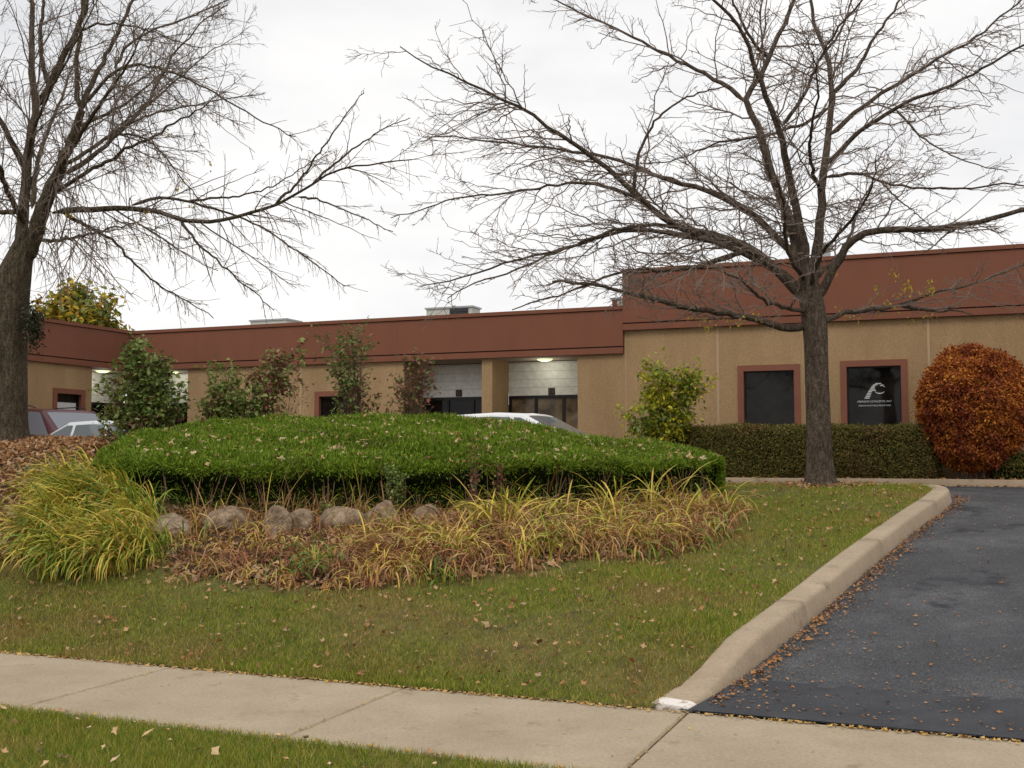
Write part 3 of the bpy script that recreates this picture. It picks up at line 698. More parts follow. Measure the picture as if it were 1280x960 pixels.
# limbs that come towards the viewer or go back, which the photo shows end-on
ex = []
for (u, v, du, dv, dy, r) in ((1008, 352, -60, -150, -3.6, 5), (1014, 360, 90, -160, -3.8, 5), (1012, 345, -70, -190, 3.8, 5), (1018, 350, 110, -150, 3.8, 5), (1010, 390, -150, -60, -3.2, 4.5), (1026, 240, -20, -200, -3.2, 4)):
    q = []
    for i in range(6):
        t = i / 5; q.append(P3(u + du * t + 12 * math.sin(t * 7) * (1 if dy > 0 else -1), v + dv * t ** .85 + 8 * math.sin(t * 5), YT + dy * t))
    ex.append((q, [.62 * r * rx * (1 - .9 * i / 5) for i in range(6)]))
levels = [dict(per_m=6.0, lo=.12, hi=.42, ang=(25, 65), K=9, zig=.20, bend=(0, 0, .10), t0=.12, rf=.5, rmin=.0055, flat=.45, maxlen=2.0, sides=5, slim=.0062),
          dict(per_m=6.5, lo=.2, hi=.5, ang=(30, 75), K=6, zig=.28, bend=(0, 0, .1), t0=.12, rf=.7, rmin=.0045, flat=.75, maxlen=.8, sides=4, slim=.006),
          dict(per_m=5.0, lo=.25, hi=.6, ang=(35, 85), K=4, zig=.35, t0=.1, rf=.8, rmin=.0034, maxlen=.22, sides=3)]
make_tree('locust_tree', 'bare wide-crowned tree with dark trunk on the lawn beside the drive', spec, tp, trr, YT, levels, (MAT['bark'], MAT['twig']), ex, .30,
          (44, .065, [(1045, 1180, 335, 425), (860, 960, 385, 425)], MAT['gold']))
# root collar litter is part of the lawn; big tree on the berm at the left
bl = hit(4, 552); YL = float(bl[1]); ry = YL / F
print('YT', YT, 'YL', YL)
def QL(u, v, dy=0): return P3(u, v, YL + dy)
tpl = [QL(3, 562), QL(4, 545), QL(5, 510), QL(6, 470), QL(7, 430), QL(8, 395), QL(10, 370), QL(17, 345), QL(26, 318), QL(38, 290)]
trl = [31 * ry, 29 * ry, 27 * ry, 25.5 * ry, 25 * ry, 25.5 * ry, 25 * ry, 21 * ry, 15 * ry, 12 * ry]
specl = [
 ([(30, 325), (42, 298), (52, 265), (62, 240), (70, 222), (77, 206), (80, 195), (88, 178), (96, 155), (102, 138)], 17, 6.5, (0, -.6)),
 ([(20, 345), (25, 310), (29, 275), (31, 240), (33, 205), (40, 165), (46, 133), (40, 105), (39, 75), (42, 40), (38, 0), (34, -60), (30, -130)], 13, 3, (0, .8)),
 ([(46, 134), (60, 112), (70, 90), (84, 62), (97, 38), (106, 12), (116, -20), (128, -60), (140, -110)], 8, 3, (.6, .2)),
 ([(60, 108), (53, 78), (50, 42), (54, 5), (58, -50), (60, -110)], 5, 2, (.6, 1.4)),
 ([(32, 212), (18, 186), (5, 160), (-8, 135), (-16, 100), (-22, 50), (-30, -20)], 7, 2.5, (.5, -.4)),
 ([(102, 140), (97, 115), (95, 82), (99, 45), (103, 5), (106, -50), (110, -120)], 5.5, 2, (-.6, -1)),
 ([(102, 138), (112, 110), (128, 80), (143, 48), (158, 18), (172, -12), (192, -60)], 5.5, 2, (-.6, .6)),
 ([(104, 133), (124, 108), (143, 88), (164, 79), (195, 84), (230, 96), (268, 116), (300, 136), (345, 160), (370, 172)], 3.6, .8, (-.6, -1.8)),
 ([(80, 218), (100, 206), (120, 192), (140, 175), (158, 157), (175, 140), (190, 120), (205, 90), (217, 68), (236, 48), (255, 25), (285, 5)], 5.5, 1, (-.4, 1.4)),
 ([(158, 157), (182, 145), (210, 138), (245, 130), (290, 122), (330, 118)], 2.6, .8, (.8, 1.8)),
 ([(150, 168), (172, 168), (192, 180), (206, 196), (222, 216), (242, 242), (262, 262)], 2.4, .7, (.5, -.6)),
 ([(143, 85), (155, 60), (180, 42), (212, 31), (250, 15), (290, -2), (320, -20)], 3, .9, (-.6, 1.2)),
 ([(98, 40), (125, 28), (152, 31), (185, 36), (220, 52), (250, 60)], 2.6, .8, (0, -1.2)),
 ([(66, 266), (90, 262), (130, 262), (160, 258), (190, 264), (220, 275), (250, 278), (285, 275), (312, 267), (342, 257), (370, 244), (392, 229), (420, 214), (450, 207), (482, 203), (515, 199)], 6.2, 1, (0, -1.4)),
 ([(165, 257), (190, 248), (212, 247), (236, 252), (270, 262), (300, 271), (330, 285), (352, 301), (380, 320), (410, 342), (432, 358)], 3.4, .8, (-.3, .9)),
 ([(343, 256), (360, 240), (380, 218), (400, 190), (420, 160), (438, 135), (455, 116)], 2.8, .7, (-1, -1.2)),
 ([(390, 230), (420, 203), (450, 180), (480, 160), (512, 148)], 2.4, .7, (-1.1, -.8)),
 ([(232, 252), (265, 247), (300, 245), (340, 235), (372, 213), (410, 193)], 2.6, .7, (-.2, .8)),
 ([(78, 266), (110, 283), (140, 298), (156, 318), (180, 341), (204, 361), (235, 378), (268, 396)], 4, .8, (0, .6)),
 ([(225, 276), (248, 305), (280, 335), (312, 360), (342, 388)], 2.8, .7, (-.5, -1.6)),
 ([(372, 246), (400, 250), (430, 262), (460, 275), (490, 290)], 2, .7, (-1.1, -1.8)),
 ([(28, 262), (10, 266), (-25, 262), (-80, 250), (-160, 240)], 6, 2, (0, .4)),
 ([(5, 372), (-15, 345), (-45, 310), (-90, 260), (-150, 200), (-210, 120)], 15, 4, (0, .8)),
]
exl = []
for (u, v, du, dv, dy, r) in ((60, 250, 120, -210, -4.2, 6), (40, 260, 60, -230, 4.2, 6), (75, 210, 240, -170, 3.4, 4.5), (70, 240, 210, -120, -3.6, 4.5), (30, 280, -80, -220, -3.8, 6), (50, 300, 130, -20, -3.6, 4), (34, 200, 90, -220, -3.2, 4), (95, 160, 170, -100, 3.0, 4)):
    q = []
    for i in range(6):
        t = i / 5; q.append(P3(u + du * t + 8 * math.sin(t * 6) * (1 if u % 2 else -1), v + dv * t ** .9 + 6 * math.sin(t * 5), YL - .3 + dy * t))
    exl.append((q, [.62 * r * ry * (1 - .9 * i / 5) for i in range(6)]))
levl = [dict(per_m=4.9, lo=.12, hi=.40, ang=(18, 55), K=9, zig=.09, bend=(0, 0, .05), t0=.12, rf=.5, rmin=.0055, maxlen=2.2, sides=5, slim=.0055),
        dict(per_m=5.5, lo=.25, hi=.55, ang=(20, 55), K=6, zig=.12, bend=(0, 0, -.35), t0=.12, rf=.65, rmin=.0040, maxlen=1.0, sides=4, slim=.005),
        dict(per_m=5.5, lo=.25, hi=.6, ang=(25, 60), K=4, zig=.16, bend=(0, 0, -.4), t0=.1, rf=.8, rmin=.0030, maxlen=.30, sides=3),
        dict(per_m=7.0, lo=.10, hi=.24, ang=(40, 80), K=9, zig=.07, bend=(0, 0, -3.4), t0=.02, rf=.3, rmin=.0042, maxlen=1.4, sides=4, slim=.004, src=0),
        dict(per_m=6.0, lo=.2, hi=.4, ang=(25, 60), K=4, zig=.12, bend=(0, 0, -.8), t0=.1, rf=.8, rmin=.0030, maxlen=.35, sides=3)]
tl = make_tree('elm_tree', 'big bare tree with thick trunk and drooping twigs on the leafy berm, left', specl, tpl, trl, YL, levl, (MAT['bark2'], MAT['twig2']), exl, .25,
          (16, .07, [(0, 180, 150, 420), (200, 260, 90, 320)], MAT['gold']))
# small leafy burr shoots on its trunk
c0 = QL(42, 407, -.2); n = 900; m = MB(); c = c0 + rng.normal(size=(n, 3)) * [.06, .10, .16]
m.add(*cards(c, rdir(n), rdir(n), rng.uniform(.04, .08, n), .03)); m.build('shoot', M_leaf('burr_leaves', [(.02, .03, .012), (.05, .055, .02), (.07, .05, .03)], .7), tl)
# ------------------------------------------------------------------ hedges and round shrub
def sample_tris(V, f, n):
    V = np.asarray(V); f = np.asarray(f)
    if f.shape[1] == 4: f = np.concatenate([f[:, [0, 1, 2]], f[:, [0, 2, 3]]])
    A, Bq, Cc = V[f[:, 0]], V[f[:, 1]], V[f[:, 2]]; nr = np.cross(Bq - A, Cc - A); ar = np.linalg.norm(nr, axis=1)
    k = rng.choice(len(f), n, p=ar / ar.sum()); r1 = np.sqrt(rng.random(n))[:, None]; r2 = rng.random(n)[:, None]
    return A[k] * (1 - r1) + Bq[k] * r1 * (1 - r2) + Cc[k] * r1 * r2, unit(nr)[k]
def lowf(P, s, seed=0):                      # cheap smooth noise
    x, y, z = P[..., 0] * s + seed, P[..., 1] * s + seed * 1.7, P[..., 2] * s
    return (np.sin(x * 1.3 + 1.7 * np.sin(y * .9)) + np.sin(y * 1.7 + 1.3 * np.sin(z * 1.1 + x)) + np.sin(z * 2.1 + x * .7 + y * .4)) / 3
def spread_hedge():
    """the broad clipped yew: plan outline, lip line and crown line in real metres"""
    fx = [(-4.85, 13.1, 1.49, 1.76), (-4.4, 12.75, 1.47, 1.94), (-3.6, 12.6, 1.43, 2.01), (-2.3, 12.6, 1.42, 2.06), (-1.0, 13.0, 1.46, 2.13), (0, 13.3, 1.50, 2.02), (.8, 13.7, 1.48, 1.83), (1.7, 14.2, 1.47, 1.71), (2.4, 14.8, 1.50, 1.62), (2.78, 15.2, 1.53, 1.56)]
    bk = [(-4.9, 14.6), (-4.7, 15.6), (-4.1, 16.3), (-2.9, 16.7), (-1.2, 16.9), (0, 16.9), (.95, 16.7), (1.9, 16.4), (2.5, 16.0), (2.85, 15.5)]
    n = 90; t = np.linspace(0, 9, n); I = np.arange(10)
    fx = np.array(fx); bk = np.array(bk)
    f = np.stack([np.interp(t, I, fx[:, k]) for k in range(4)], -1); b = np.stack([np.interp(t, I, bk[:, k]) for k in range(2)], -1)
    for _ in range(6):
        for a in (f, b): a[1:-1] = a[:-2] * .25 + a[1:-1] * .5 + a[2:] * .25
    q = np.linspace(0, 1, 30); V = []
    for i in range(n):
        row = []; cen = (f[i, :2] + b[i, :2]) / 2
        for zf, ins in ((0, .06), (.30, .16), (.60, .22), (.84, .17), (.96, .02)):
            p = f[i, :2] + unit(b[i, :2] - f[i, :2]) * ins; g_ = float(lawnz(p[0], p[1])) - .02
            row.append((p[0], p[1], g_ + (f[i, 2] - .05 - g_) * zf))
        for k in q:
            p = f[i, :2] * (1 - k) + b[i, :2] * k; z = f[i, 2] + (f[i, 3] - f[i, 2]) * min(1, k / .72) ** .75 - .10 * max(0, (k - .8) / .2) ** 2
            row.append((p[0], p[1], z))
        for zf in (.8, .3, 0):
            p = b[i, :2]; g_ = float(lawnz(p[0], p[1])) - .02; row.append((p[0], p[1], g_ + (row[34][2] - g_) * zf))
        V.append(row)
    V = np.array(V)
    bp = lowf(V, 2.4) * .06 + lowf(V, 6.5, 3) * .035; V[..., 2] += bp * np.clip((V[..., 2] - 1.2) * 3, 0, 1); V[:, :6, 1] += lowf(V[:, :6], 4, 5) * .05
    return V
V = spread_hedge(); base = V.reshape(-1, 3).mean(0); base[2] = float(lawnz(base[0], base[1]))
e = empty('yew_hedge', base, 'broad low clipped green hedge with leaves scattered over its top behind the boulders', 'hedge')
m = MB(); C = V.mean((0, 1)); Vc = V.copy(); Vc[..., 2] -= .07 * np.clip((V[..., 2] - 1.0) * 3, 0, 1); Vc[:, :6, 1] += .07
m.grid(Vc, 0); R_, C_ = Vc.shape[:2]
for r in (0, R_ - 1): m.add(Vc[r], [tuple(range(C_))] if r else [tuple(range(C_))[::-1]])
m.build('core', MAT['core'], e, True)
g_ = MB(); g_.grid(V); fv, ff = g_.v[0], g_.f[0][0]
endv = [V[0], V[-1]]
P, Nn = sample_tris(fv, ff, 300000)
Nn[Nn[:, 2] < -.3] *= 1
# orientation of the grid normals: make them point away from the centre
C = np.array([-1, 15, 1.1]); flip = ((P - C) * Nn).sum(1) < 0; Nn[flip] *= -1
lz = np.interp(P[:, 0], V[:, 5, 0], V[:, 5, 2]); keep = (P[:, 2] > lz - .07 + .05 * lowf(P, 5, 1)) | (rng.random(len(P)) < .16); P = P[keep]; Nn = Nn[keep]
P += Nn * rng.normal(0, .022, (len(P), 1)) - Nn * .015
cl = lowf(P, 18, 2)
D = Nn * .6 + rdir(len(P)) * .75 + np.array([0, 0, .25]); 
L = rng.uniform(.035, .075, len(P)) * (1 + .35 * cl)
m = MB(); m.add(*cards(P, D, rdir(len(P)), L, rng.uniform(.008, .014, len(P))))
for end, nd in ((V[0], (-1, -.1, 0)), (V[-1], (1, -.1, 0))):   # ends
    tri = []; c_ = end.mean(0); k = np.array([[i, i + 1, len(end)] for i in range(len(end) - 1)]); P2, _ = sample_tris(np.vstack([end, c_]), k, 9000)
    nn = np.tile(np.array(nd, float), (len(P2), 1)); P2 += nn * rng.uniform(-.03, .05, (len(P2), 1)); m.add(*cards(P2, nn * .6 + rdir(len(P2)) * .7, rdir(len(P2)), rng.uniform(.04, .075, len(P2)), .012))
m.build('foliage', MAT['yew'], e)
# brown bare stems under the lip
n = 120; t = rng.random(n); i = (t * 78).astype(int) + 6; o = V[i, 0] + np.c_[rng.normal(0, .03, n), rng.uniform(-.25, .15, n), np.zeros(n)]
o[:, 2] = lawnz(o[:, 0], o[:, 1]) - .02; hgt = rng.uniform(.2, .62, n)[:, None]
tip = o + np.c_[rng.normal(0, .22, n), rng.normal(-.03, .06, n), np.ones(n)] * hgt
mid = (o + tip) / 2 + rng.normal(0, .02, (n, 3)); m = MB(); m.add(*tubes(np.stack([o, mid, tip], 1), np.tile([.006, .005, .003], (n, 1)), 4)); m.build('dead_wood', MAT['stem2'], e)
YEW = V
def top_z_yew(n):
    P, Nn = sample_tris(fv, ff, n * 4); C = (Nn[:, 2] > .7) | (Nn[:, 2] < -.7); P = P[C & (P[:, 2] > 1.42)][:n]; return P
# clipped dark hedge along the building
def box_hedge(name, label, s0, s1, w0, w1, zt, n, mat, hr=.18, core='core', L=(.03, .06)):
    base = (*xy((s0 + s1) / 2, (w0 + w1) / 2), 1.1); e = empty(name, base, label, 'hedge')
    prof = [(0, 0, .12), (0, .25, .02), (0, .6, 0), (0, .92, .02), (0, 1, .12)]
    ns = int((s1 - s0) / .12); ss = np.linspace(s0, s1, ns); rows = []
    for s_ in ss:
        row = []
        endf = min(1, min(s_ - s0, s1 - s_) / hr); sh = .2 * (1 - math.sqrt(max(0, 1 - (1 - endf) ** 2)))
        ww0, ww1 = w0 + sh, w1 - sh; z1_ = zt - .1 * (1 - endf)
        for (w_, z_) in ((ww0 + .1, 1.08), (ww0 + .02, 1.25), (ww0, 1.45), (ww0, zt - .25), (ww0 + .02, z1_ - .08), (ww0 + .12, z1_), ((ww0 + ww1) / 2, z1_ + .02), (ww1 - .12, z1_), (ww1, z1_ - .12), (ww1, 1.08)):
            X, Y = xy(s_, w_); row.append((X, Y, z_))
        rows.append(row)
    V = np.array(rows); V[..., 2] += lowf(V, 2.2, 1) * .035; V[..., :2] += (lowf(V, 3, 4) * .05)[..., None]
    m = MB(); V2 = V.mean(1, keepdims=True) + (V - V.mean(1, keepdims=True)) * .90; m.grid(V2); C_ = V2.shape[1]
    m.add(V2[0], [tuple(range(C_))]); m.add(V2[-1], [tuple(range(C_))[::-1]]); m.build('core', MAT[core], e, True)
    gg = MB(); gg.grid(V); C_ = V.shape[1]
    P, Nn = sample_tris(gg.v[0], gg.f[0][0], n); ctr = np.array([*xy((s0 + s1) / 2, (w0 + w1) / 2), 1.5])
    ax = np.array([*ES, 0]); rel = P - ctr; rel -= (rel @ ax)[:, None] * ax; fl = (rel * Nn).sum(1) < 0; Nn[fl] *= -1
    Pe = []
    for r in (0, -1):
        tri = np.array([[0, i, i + 1] for i in range(1, C_ - 1)]); p_, _ = sample_tris(V[r], tri, int(n * .06)); Pe.append((p_, np.tile(ax * (-1 if r == 0 else 1), (len(p_), 1))))
    P = np.concatenate([P] + [q[0] for q in Pe]); Nn = np.concatenate([Nn] + [q[1] for q in Pe])
    P += Nn * rng.normal(-.02, .03, (len(P), 1)) + Nn * (lowf(P, 9, 7) * .03)[:, None]
    m = MB(); m.add(*cards(P, Nn * .5 + rdir(len(P)), Nn + rdir(len(P)) * .8, rng.uniform(*L, len(P)), rng.uniform(.018, .032, len(P)))); m.build('foliage', mat, e)
    return e
hs1 = SWP(1172, 560, 23.2)[0]; hs0 = SWP(815, 560, 23.2)[0]; hz = SWP(1000, 535, 23.1)[1]
print('hedge top', hz, hs0, hs1)
box_hedge('clipped_hedge', 'long dark green clipped hedge under the two framed windows', hs0, hs1, 23.0, 24.15, hz, 110000, MAT['hedge'])
hs2 = SWP(1232, 580, 23.2)[0]
box_hedge('clipped_hedge', 'low dark hedge beginning right of the round orange shrub', hs2 + .05, hs2 + 9, 23.1, 24.1, SWP(1260, 567, 23.1)[1], 50000, MAT['hedge'])
# round orange shrub
def orb(name, label, u, vt, vb, ru, w, mat, n, core):
    s_, zt = SWP(u, vt, w - .9); zb = 1.30; X, Y = xy(s_, w); rx_ = ru * Y / F; rz = (zt - zb) / 2; c = np.array([X, Y, zb + rz])
    e = empty(name, (X, Y, 1.1), label, 'shrub')
    a = np.linspace(0, 2 * np.pi, 49)[:-1]; b = np.linspace(-1, 1, 30) * np.pi / 2
    def se(x, p): return np.sign(x) * np.abs(x) ** p
    V = np.array([[(se(math.cos(q), .78) * math.cos(p), se(math.cos(q), .78) * math.sin(p), se(math.sin(q), .86)) for p in a] for q in b])
    V = V * [rx_, rx_ * .95, rz]; taper = 1 - .16 * np.clip(-V[..., 2] / rz, 0, 1) ** 1.5; V[..., :2] *= taper[..., None]
    V *= (1 + .075 * lowf(V, 2.3, 6) + .045 * lowf(V, 6, 1))[..., None]; V = V + c
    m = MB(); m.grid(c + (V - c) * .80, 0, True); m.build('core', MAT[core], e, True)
    gg = MB(); gg.grid(V, 0, True); P, Nn = sample_tris(gg.v[0], gg.f[0][0], n); fl = ((P - c) * Nn).sum(1) < 0; Nn[fl] *= -1
    P += Nn * rng.normal(-.03, .04, (n, 1)) + Nn * (lowf(P, 9, 3) * .06)[:, None]
    m = MB(); m.add(*cards(P, Nn * .45 + rdir(n) + [0, 0, -.2], Nn + rdir(n) * .8, rng.uniform(.04, .085, n), rng.uniform(.026, .045, n))); m.build('foliage', mat, e)
    k = 9; o = np.tile([X, Y, 1.08], (k, 1)) + rng.normal(0, .12, (k, 3)) * [1, 1, 0]; tpp = c + rng.normal(0, .3, (k, 3)); m = MB(); m.add(*tubes(np.stack([o, (o + tpp) / 2 + rng.normal(0, .03, (k, 3)), tpp], 1), np.tile([.03, .022, .015], (k, 1)), 6)); m.build('stems', MAT['stem'], e)
orb('round_shrub', 'rounded orange-red shrub clipped to a ball against the wall', 1216, 432, 600, 66, 23.35, MAT['orange'], 46000, 'brcore')
# ------------------------------------------------------------------ loose shrubs and saplings
def shrub(name, label, cat, base, blobs, Y, n, size, mats, stemr=.012, ntip=60, spread=.09, split=None, aspect=.6, trunk='stems', ysc=.8):
    base = np.array(base); e = empty(name, base, label, cat); w8 = np.array([b[2] * b[3] for b in blobs], float); w8 /= w8.sum()
    k = rng.choice(len(blobs), ntip, p=w8); B_ = np.array(blobs, float)[k]
    d = rdir(ntip) * (rng.random((ntip, 1)) ** .45)
    tips = np.array([P3(b[0], b[1], Y) for b in B_]); r = B_[:, 2:4] * Y / F
    tips = tips + 1.12 * np.c_[d[:, 0] * r[:, 0], d[:, 1] * r[:, 0] * ysc, d[:, 2] * r[:, 1]]
    o = base + rng.normal(0, .05, (ntip, 3)) * [1, 1, 0]
    t = np.linspace(0, 1, 7)[None, :, None]; P = o[:, None] * (1 - t) + tips[:, None] * t
    hd = (tips - o) * [1, 1, 0]; P = P - hd[:, None] * (.35 * np.sin(t * np.pi) * (1 - t)) + rng.normal(0, .012, (ntip, 7, 3)) * np.sin(t * np.pi)
    R = stemr * np.linspace(1, .25, 7)[None] * rng.uniform(.6, 1, (ntip, 1)); m = MB(); m.add(*tubes(P, R, 5))
    a, b_ = grow(P, R, 4, .15, .4, (25, 60), 4, .15, (0, 0, .2), .45, .7, .0025, maxlen=.35); m.add(*tubes(a, b_, 4)); m.build(trunk, MAT['stem'], e, True)
    src = np.concatenate([P[:, 5], P[:, 6], P[:, 6], a[:, -1], a[:, -1], a[:, 2]]); 
    # leaves hang round the twig ends
    ii = rng.integers(0, len(src), n); c = src[ii] + rng.normal(size=(n, 3)) * spread * rng.uniform(.3, 1, (n, 1))
    dd = rdir(n) * [1, 1, .7] + [0, 0, -.25]; nn = np.array([0, 0, 1.]) + rdir(n) * .8; L = rng.uniform(.6, 1.15, n) * size
    u = 640 + c[:, 0] / c[:, 1] * F; v = VH - (c[:, 2] - EYE) / c[:, 1] * F
    sel = np.zeros(n, int) if split is None else split(u, v, c)
    for q, mt in enumerate(mats):
        k = sel == q
        if k.sum() < 3: continue
        m = MB(); m.add(*cards(c[k], dd[k], nn[k], L[k], L[k] * aspect, .2)); m.build('foliage', mt, e)
    return e
def gb(u, Y):                              # ground point under a pixel column at depth Y (behind the hedge)
    x = (u - 640) / F * Y; return (x, Y, float(lawnz(x, Y)) - .02)
Yb = 15.7
shrub('leafy_shrub', 'dense green shrub of small leaves standing left of the clipped hedge', 'shrub', gb(185, Yb), [(178, 465, 38, 34), (165, 500, 45, 34), (150, 525, 34, 28), (205, 500, 30, 34), (218, 520, 22, 20), (180, 540, 46, 18), (168, 448, 16, 18)], Yb, 5600, .095, [MAT['green'], MAT['red']], .013, 85, .065,
      lambda u, v, c: ((rng.random(len(u)) < .05 + .25 * (v > 520))).astype(int))
shrub('leafy_shrub', 'green shrub with reddening top rising behind the left half of the hedge', 'shrub', gb(300, 16.9), [(268, 475, 26, 20), (290, 490, 40, 26), (262, 505, 20, 26), (320, 495, 28, 26), (300, 515, 52, 16), (345, 455, 16, 18), (365, 452, 12, 8), (345, 480, 12, 18), (305, 462, 16, 12)], 16.9, 3700, .095, [MAT['lightgreen'], MAT['red']], .011, 62, .065,
      lambda u, v, c: (rng.random(len(u)) < np.where((u > 330) | ((u > 295) & (v < 480)), .55, .08)).astype(int))
shrub('sapling', 'thin sapling with green top and dark red lower leaves behind the hedge', 'sapling', gb(450, 17.3), [(405, 420, 7, 6), (415, 437, 6, 10), (440, 425, 14, 22), (428, 450, 12, 14), (436, 465, 18, 16), (455, 480, 14, 12), (462, 500, 14, 14), (440, 495, 8, 14)], 17.3, 1250, .085, [MAT['green'], MAT['red']], .010, 44, .055,
      lambda u, v, c: (rng.random(len(u)) < np.where((u > 446) & (v > 462), .8, .07)).astype(int))
shrub('sapling', 'small dark red leaved sapling on a thin stem in front of the garage bays', 'sapling', gb(515, 17.3), [(500, 455, 10, 12), (525, 465, 17, 18), (492, 478, 12, 9), (508, 482, 18, 12), (533, 455, 9, 10)], 17.3, 620, .085, [MAT['red'], MAT['green']], .010, 34, .05,
      lambda u, v, c: (rng.random(len(u)) < .16).astype(int))
shrub('sapling', 'bare arching twig with few dry leaves leaning right of the reddening shrub', 'sapling', gb(350, 17.0), [(372, 487, 12, 4), (388, 480, 8, 4), (355, 500, 10, 8)], 17.0, 130, .05, [MAT['red']], .008, 7, .04)
pb = (*xy(*[SWP(815, 560, 22.2)[0], 22.95]), 1.1); Yp = pb[1] - .3
shrub('young_shrub', 'yellow-green leafy young shrub standing at the left end of the long dark hedge', 'shrub', pb, [(835, 475, 32, 18), (858, 480, 22, 20), (785, 508, 24, 10), (822, 500, 28, 22), (830, 530, 38, 20), (800, 530, 20, 14), (848, 510, 22, 22)], Yp, 4300, .12, [MAT['yellow'], MAT['green']], .014, 60, .085,
      lambda u, v, c: (rng.random(len(u)) < np.where(v > 515, .22, .08)).astype(int))
# distant yellow tree behind the left wing
Yd = 46.; xb = (97 - 640) / F * Yd
shrub('autumn_tree', 'dense yellow and green tree showing above the roof of the left wing', 'tree', (xb, Yd, 1.0), [(97, 390, 44, 30), (75, 400, 32, 24), (120, 398, 30, 24), (97, 372, 24, 14), (97, 420, 50, 30), (97, 455, 50, 30)], Yd, 26000, .34, [MAT['gold'], MAT['green']], .12, 90, .36,
      lambda u, v, c: (rng.random(len(u)) < .22 + .3 * (u > 90)).astype(int), trunk='trunk')
# volunteer weeds growing at the front of the hedge
for (u, v, hpx, w_, lab) in ((492, 648, 85, 30, 'leafy green weed with paired round leaves rising in front of the hedge middle'), (592, 655, 110, 14, 'tall reddish weed stem standing right of the round-leaved weed'), (408, 655, 26, 14, 'low bright green weed between the boulders'), (626, 650, 120, 12, 'tall thin brown weed stem rising above the hedge lip'), (655, 640, 60, 34, 'loose grey-green weed in the dark face of the hedge right half')):
    b = hit(u, v); b[2] -= .02; Yw = float(b[1]); n = 500 if w_ > 20 else 120
    shrub('weed', lab, 'weed', b, [(u, v - hpx * k, w_ * (.55 + .4 * k) * .5, hpx * .14) for k in (.35, .55, .75, .9)], Yw, n, .04, [MAT['red'] if 'stem ' in lab else MAT['green']], .005, 8, .035, None, .75)
# ------------------------------------------------------------------ boulders
def ico(n=3):
    import bmesh
    bm = bmesh.new(); bmesh.ops.create_icosphere(bm, subdivisions=n, radius=1); v = np.array([q.co[:] for q in bm.verts]); f = np.array([[a.index for a in q.verts] for q in bm.faces]); bm.free(); return v, f
iv, if_ = ico(4)
for i, (u, vb, wpx, hpx, lab) in enumerate(((212, 672, 66, 32, 'low flat grey boulder at the left end of the row, beside the yellow daylilies'), (285, 668, 60, 36, 'pale rounded boulder, second from the left below the hedge'), (346, 672, 36, 38, 'small upright tan boulder, third from the left in the row'), (379, 668, 36, 30, 'greenish grey boulder close right of the upright tan one'), (426, 664, 54, 34, 'wide tan boulder below the middle of the left half of the hedge'), (482, 660, 48, 32, 'brownish boulder at the foot of the round-leaved weed'), (532, 658, 46, 28, 'dark reddish boulder half hidden by dry blades, rightmost of the row'))):
    b = hit(u, vb); Yk = float(b[1]) + .18; k = Yk / F; rr = np.random.default_rng(40 + i)
    q = unit(iv * [1, 1, 1]); ph = rr.uniform(0, 9)
    for _ in range(11):
        nd = unit(rr.normal(size=3) * [1, 1, .9]); cut = rr.uniform(.58, .86); dd = q @ nd; q = q - np.maximum(dd - cut, 0)[:, None] * nd * .9
    q = q * (1 + .05 * lowf(q, 3, ph) + .02 * lowf(q, 9, ph))[:, None]
    X = (u - 640) / F * Yk; ctr = np.array([X, Yk, float(b[2]) + hpx * k * .27])
    q = q * [wpx * k * .60, wpx * k * .5, hpx * k * .74]
    m = MB(); m.add(ctr + q, if_); tag(m.build('boulder', MAT['stone'], smooth=True, rel=(X, Yk, float(b[2]))), lab, 'boulder', 'boulders below the clipped hedge')
# ------------------------------------------------------------------ strap-leaved plants
def lily_field(pts, nper, H, mat, name, droop=(.7, 1.2), wd=(.012, .022), lean=None, rel=None, spread=.10, parent=None):
    n = len(pts) * nper; b = np.repeat(np.asarray(pts, float), nper, 0) + rng.normal(0, spread, (n, 3)) * [1, 1, 0]
    b[:, 2] = lawnz(b[:, 0], b[:, 1]) - .01
    a = rng.uniform(0, 2 * np.pi, n); d = np.c_[np.cos(a), np.sin(a), 0 * a]
    if lean is not None: d = unit(d * (.65 if abs(lean[0]) < .7 else .42) + np.array(lean))
    m = MB(); m.add(*blades(b, d, rng.uniform(*H, n), rng.uniform(*wd, n), 7, rng.uniform(*droop, n))); return m.build(name, mat, parent, rel=rel)
def poly_pts(uvs, n):
    """n random ground points inside a picture-space outline (all on the real terrain)"""
    uvs = np.array([hit(u, v)[:2] for u, v in uvs]); mn, mx = uvs.min(0), uvs.max(0); out = []
    while len(out) < n:
        p = mn + rng.random(2) * (mx - mn); inside = False; j = len(uvs) - 1
        for i in range(len(uvs)):
            if (uvs[i, 1] > p[1]) != (uvs[j, 1] > p[1]) and p[0] < (uvs[j, 0] - uvs[i, 0]) * (p[1] - uvs[i, 1]) / (uvs[j, 1] - uvs[i, 1]) + uvs[i, 0]: inside = not inside
            j = i
        if inside: out.append((p[0], p[1], 0))
    return np.array(out)
LC = [(30, 706), (35, 672), (55, 640), (85, 612), (125, 604), (150, 622), (174, 648), (204, 690), (160, 718), (80, 720)]
p = poly_pts(LC, 52)
b0 = hit(95, 660)
e = empty('daylily_clump', b0, 'large sprawling mass of arching yellow-green daylily leaves left of the boulders', 'daylily')
lily_field(p, 95, (.28, .82), MAT['lily'], 'foliage', (.45, 1.3), (.008, .018), (-.62, -.22, 0), parent=e)
lily_field(p[:14], 80, (.45, .9), MAT['lilygreen'], 'green_foliage', (.5, 1.2), (.008, .018), (-.5, -.2, 0), parent=e)
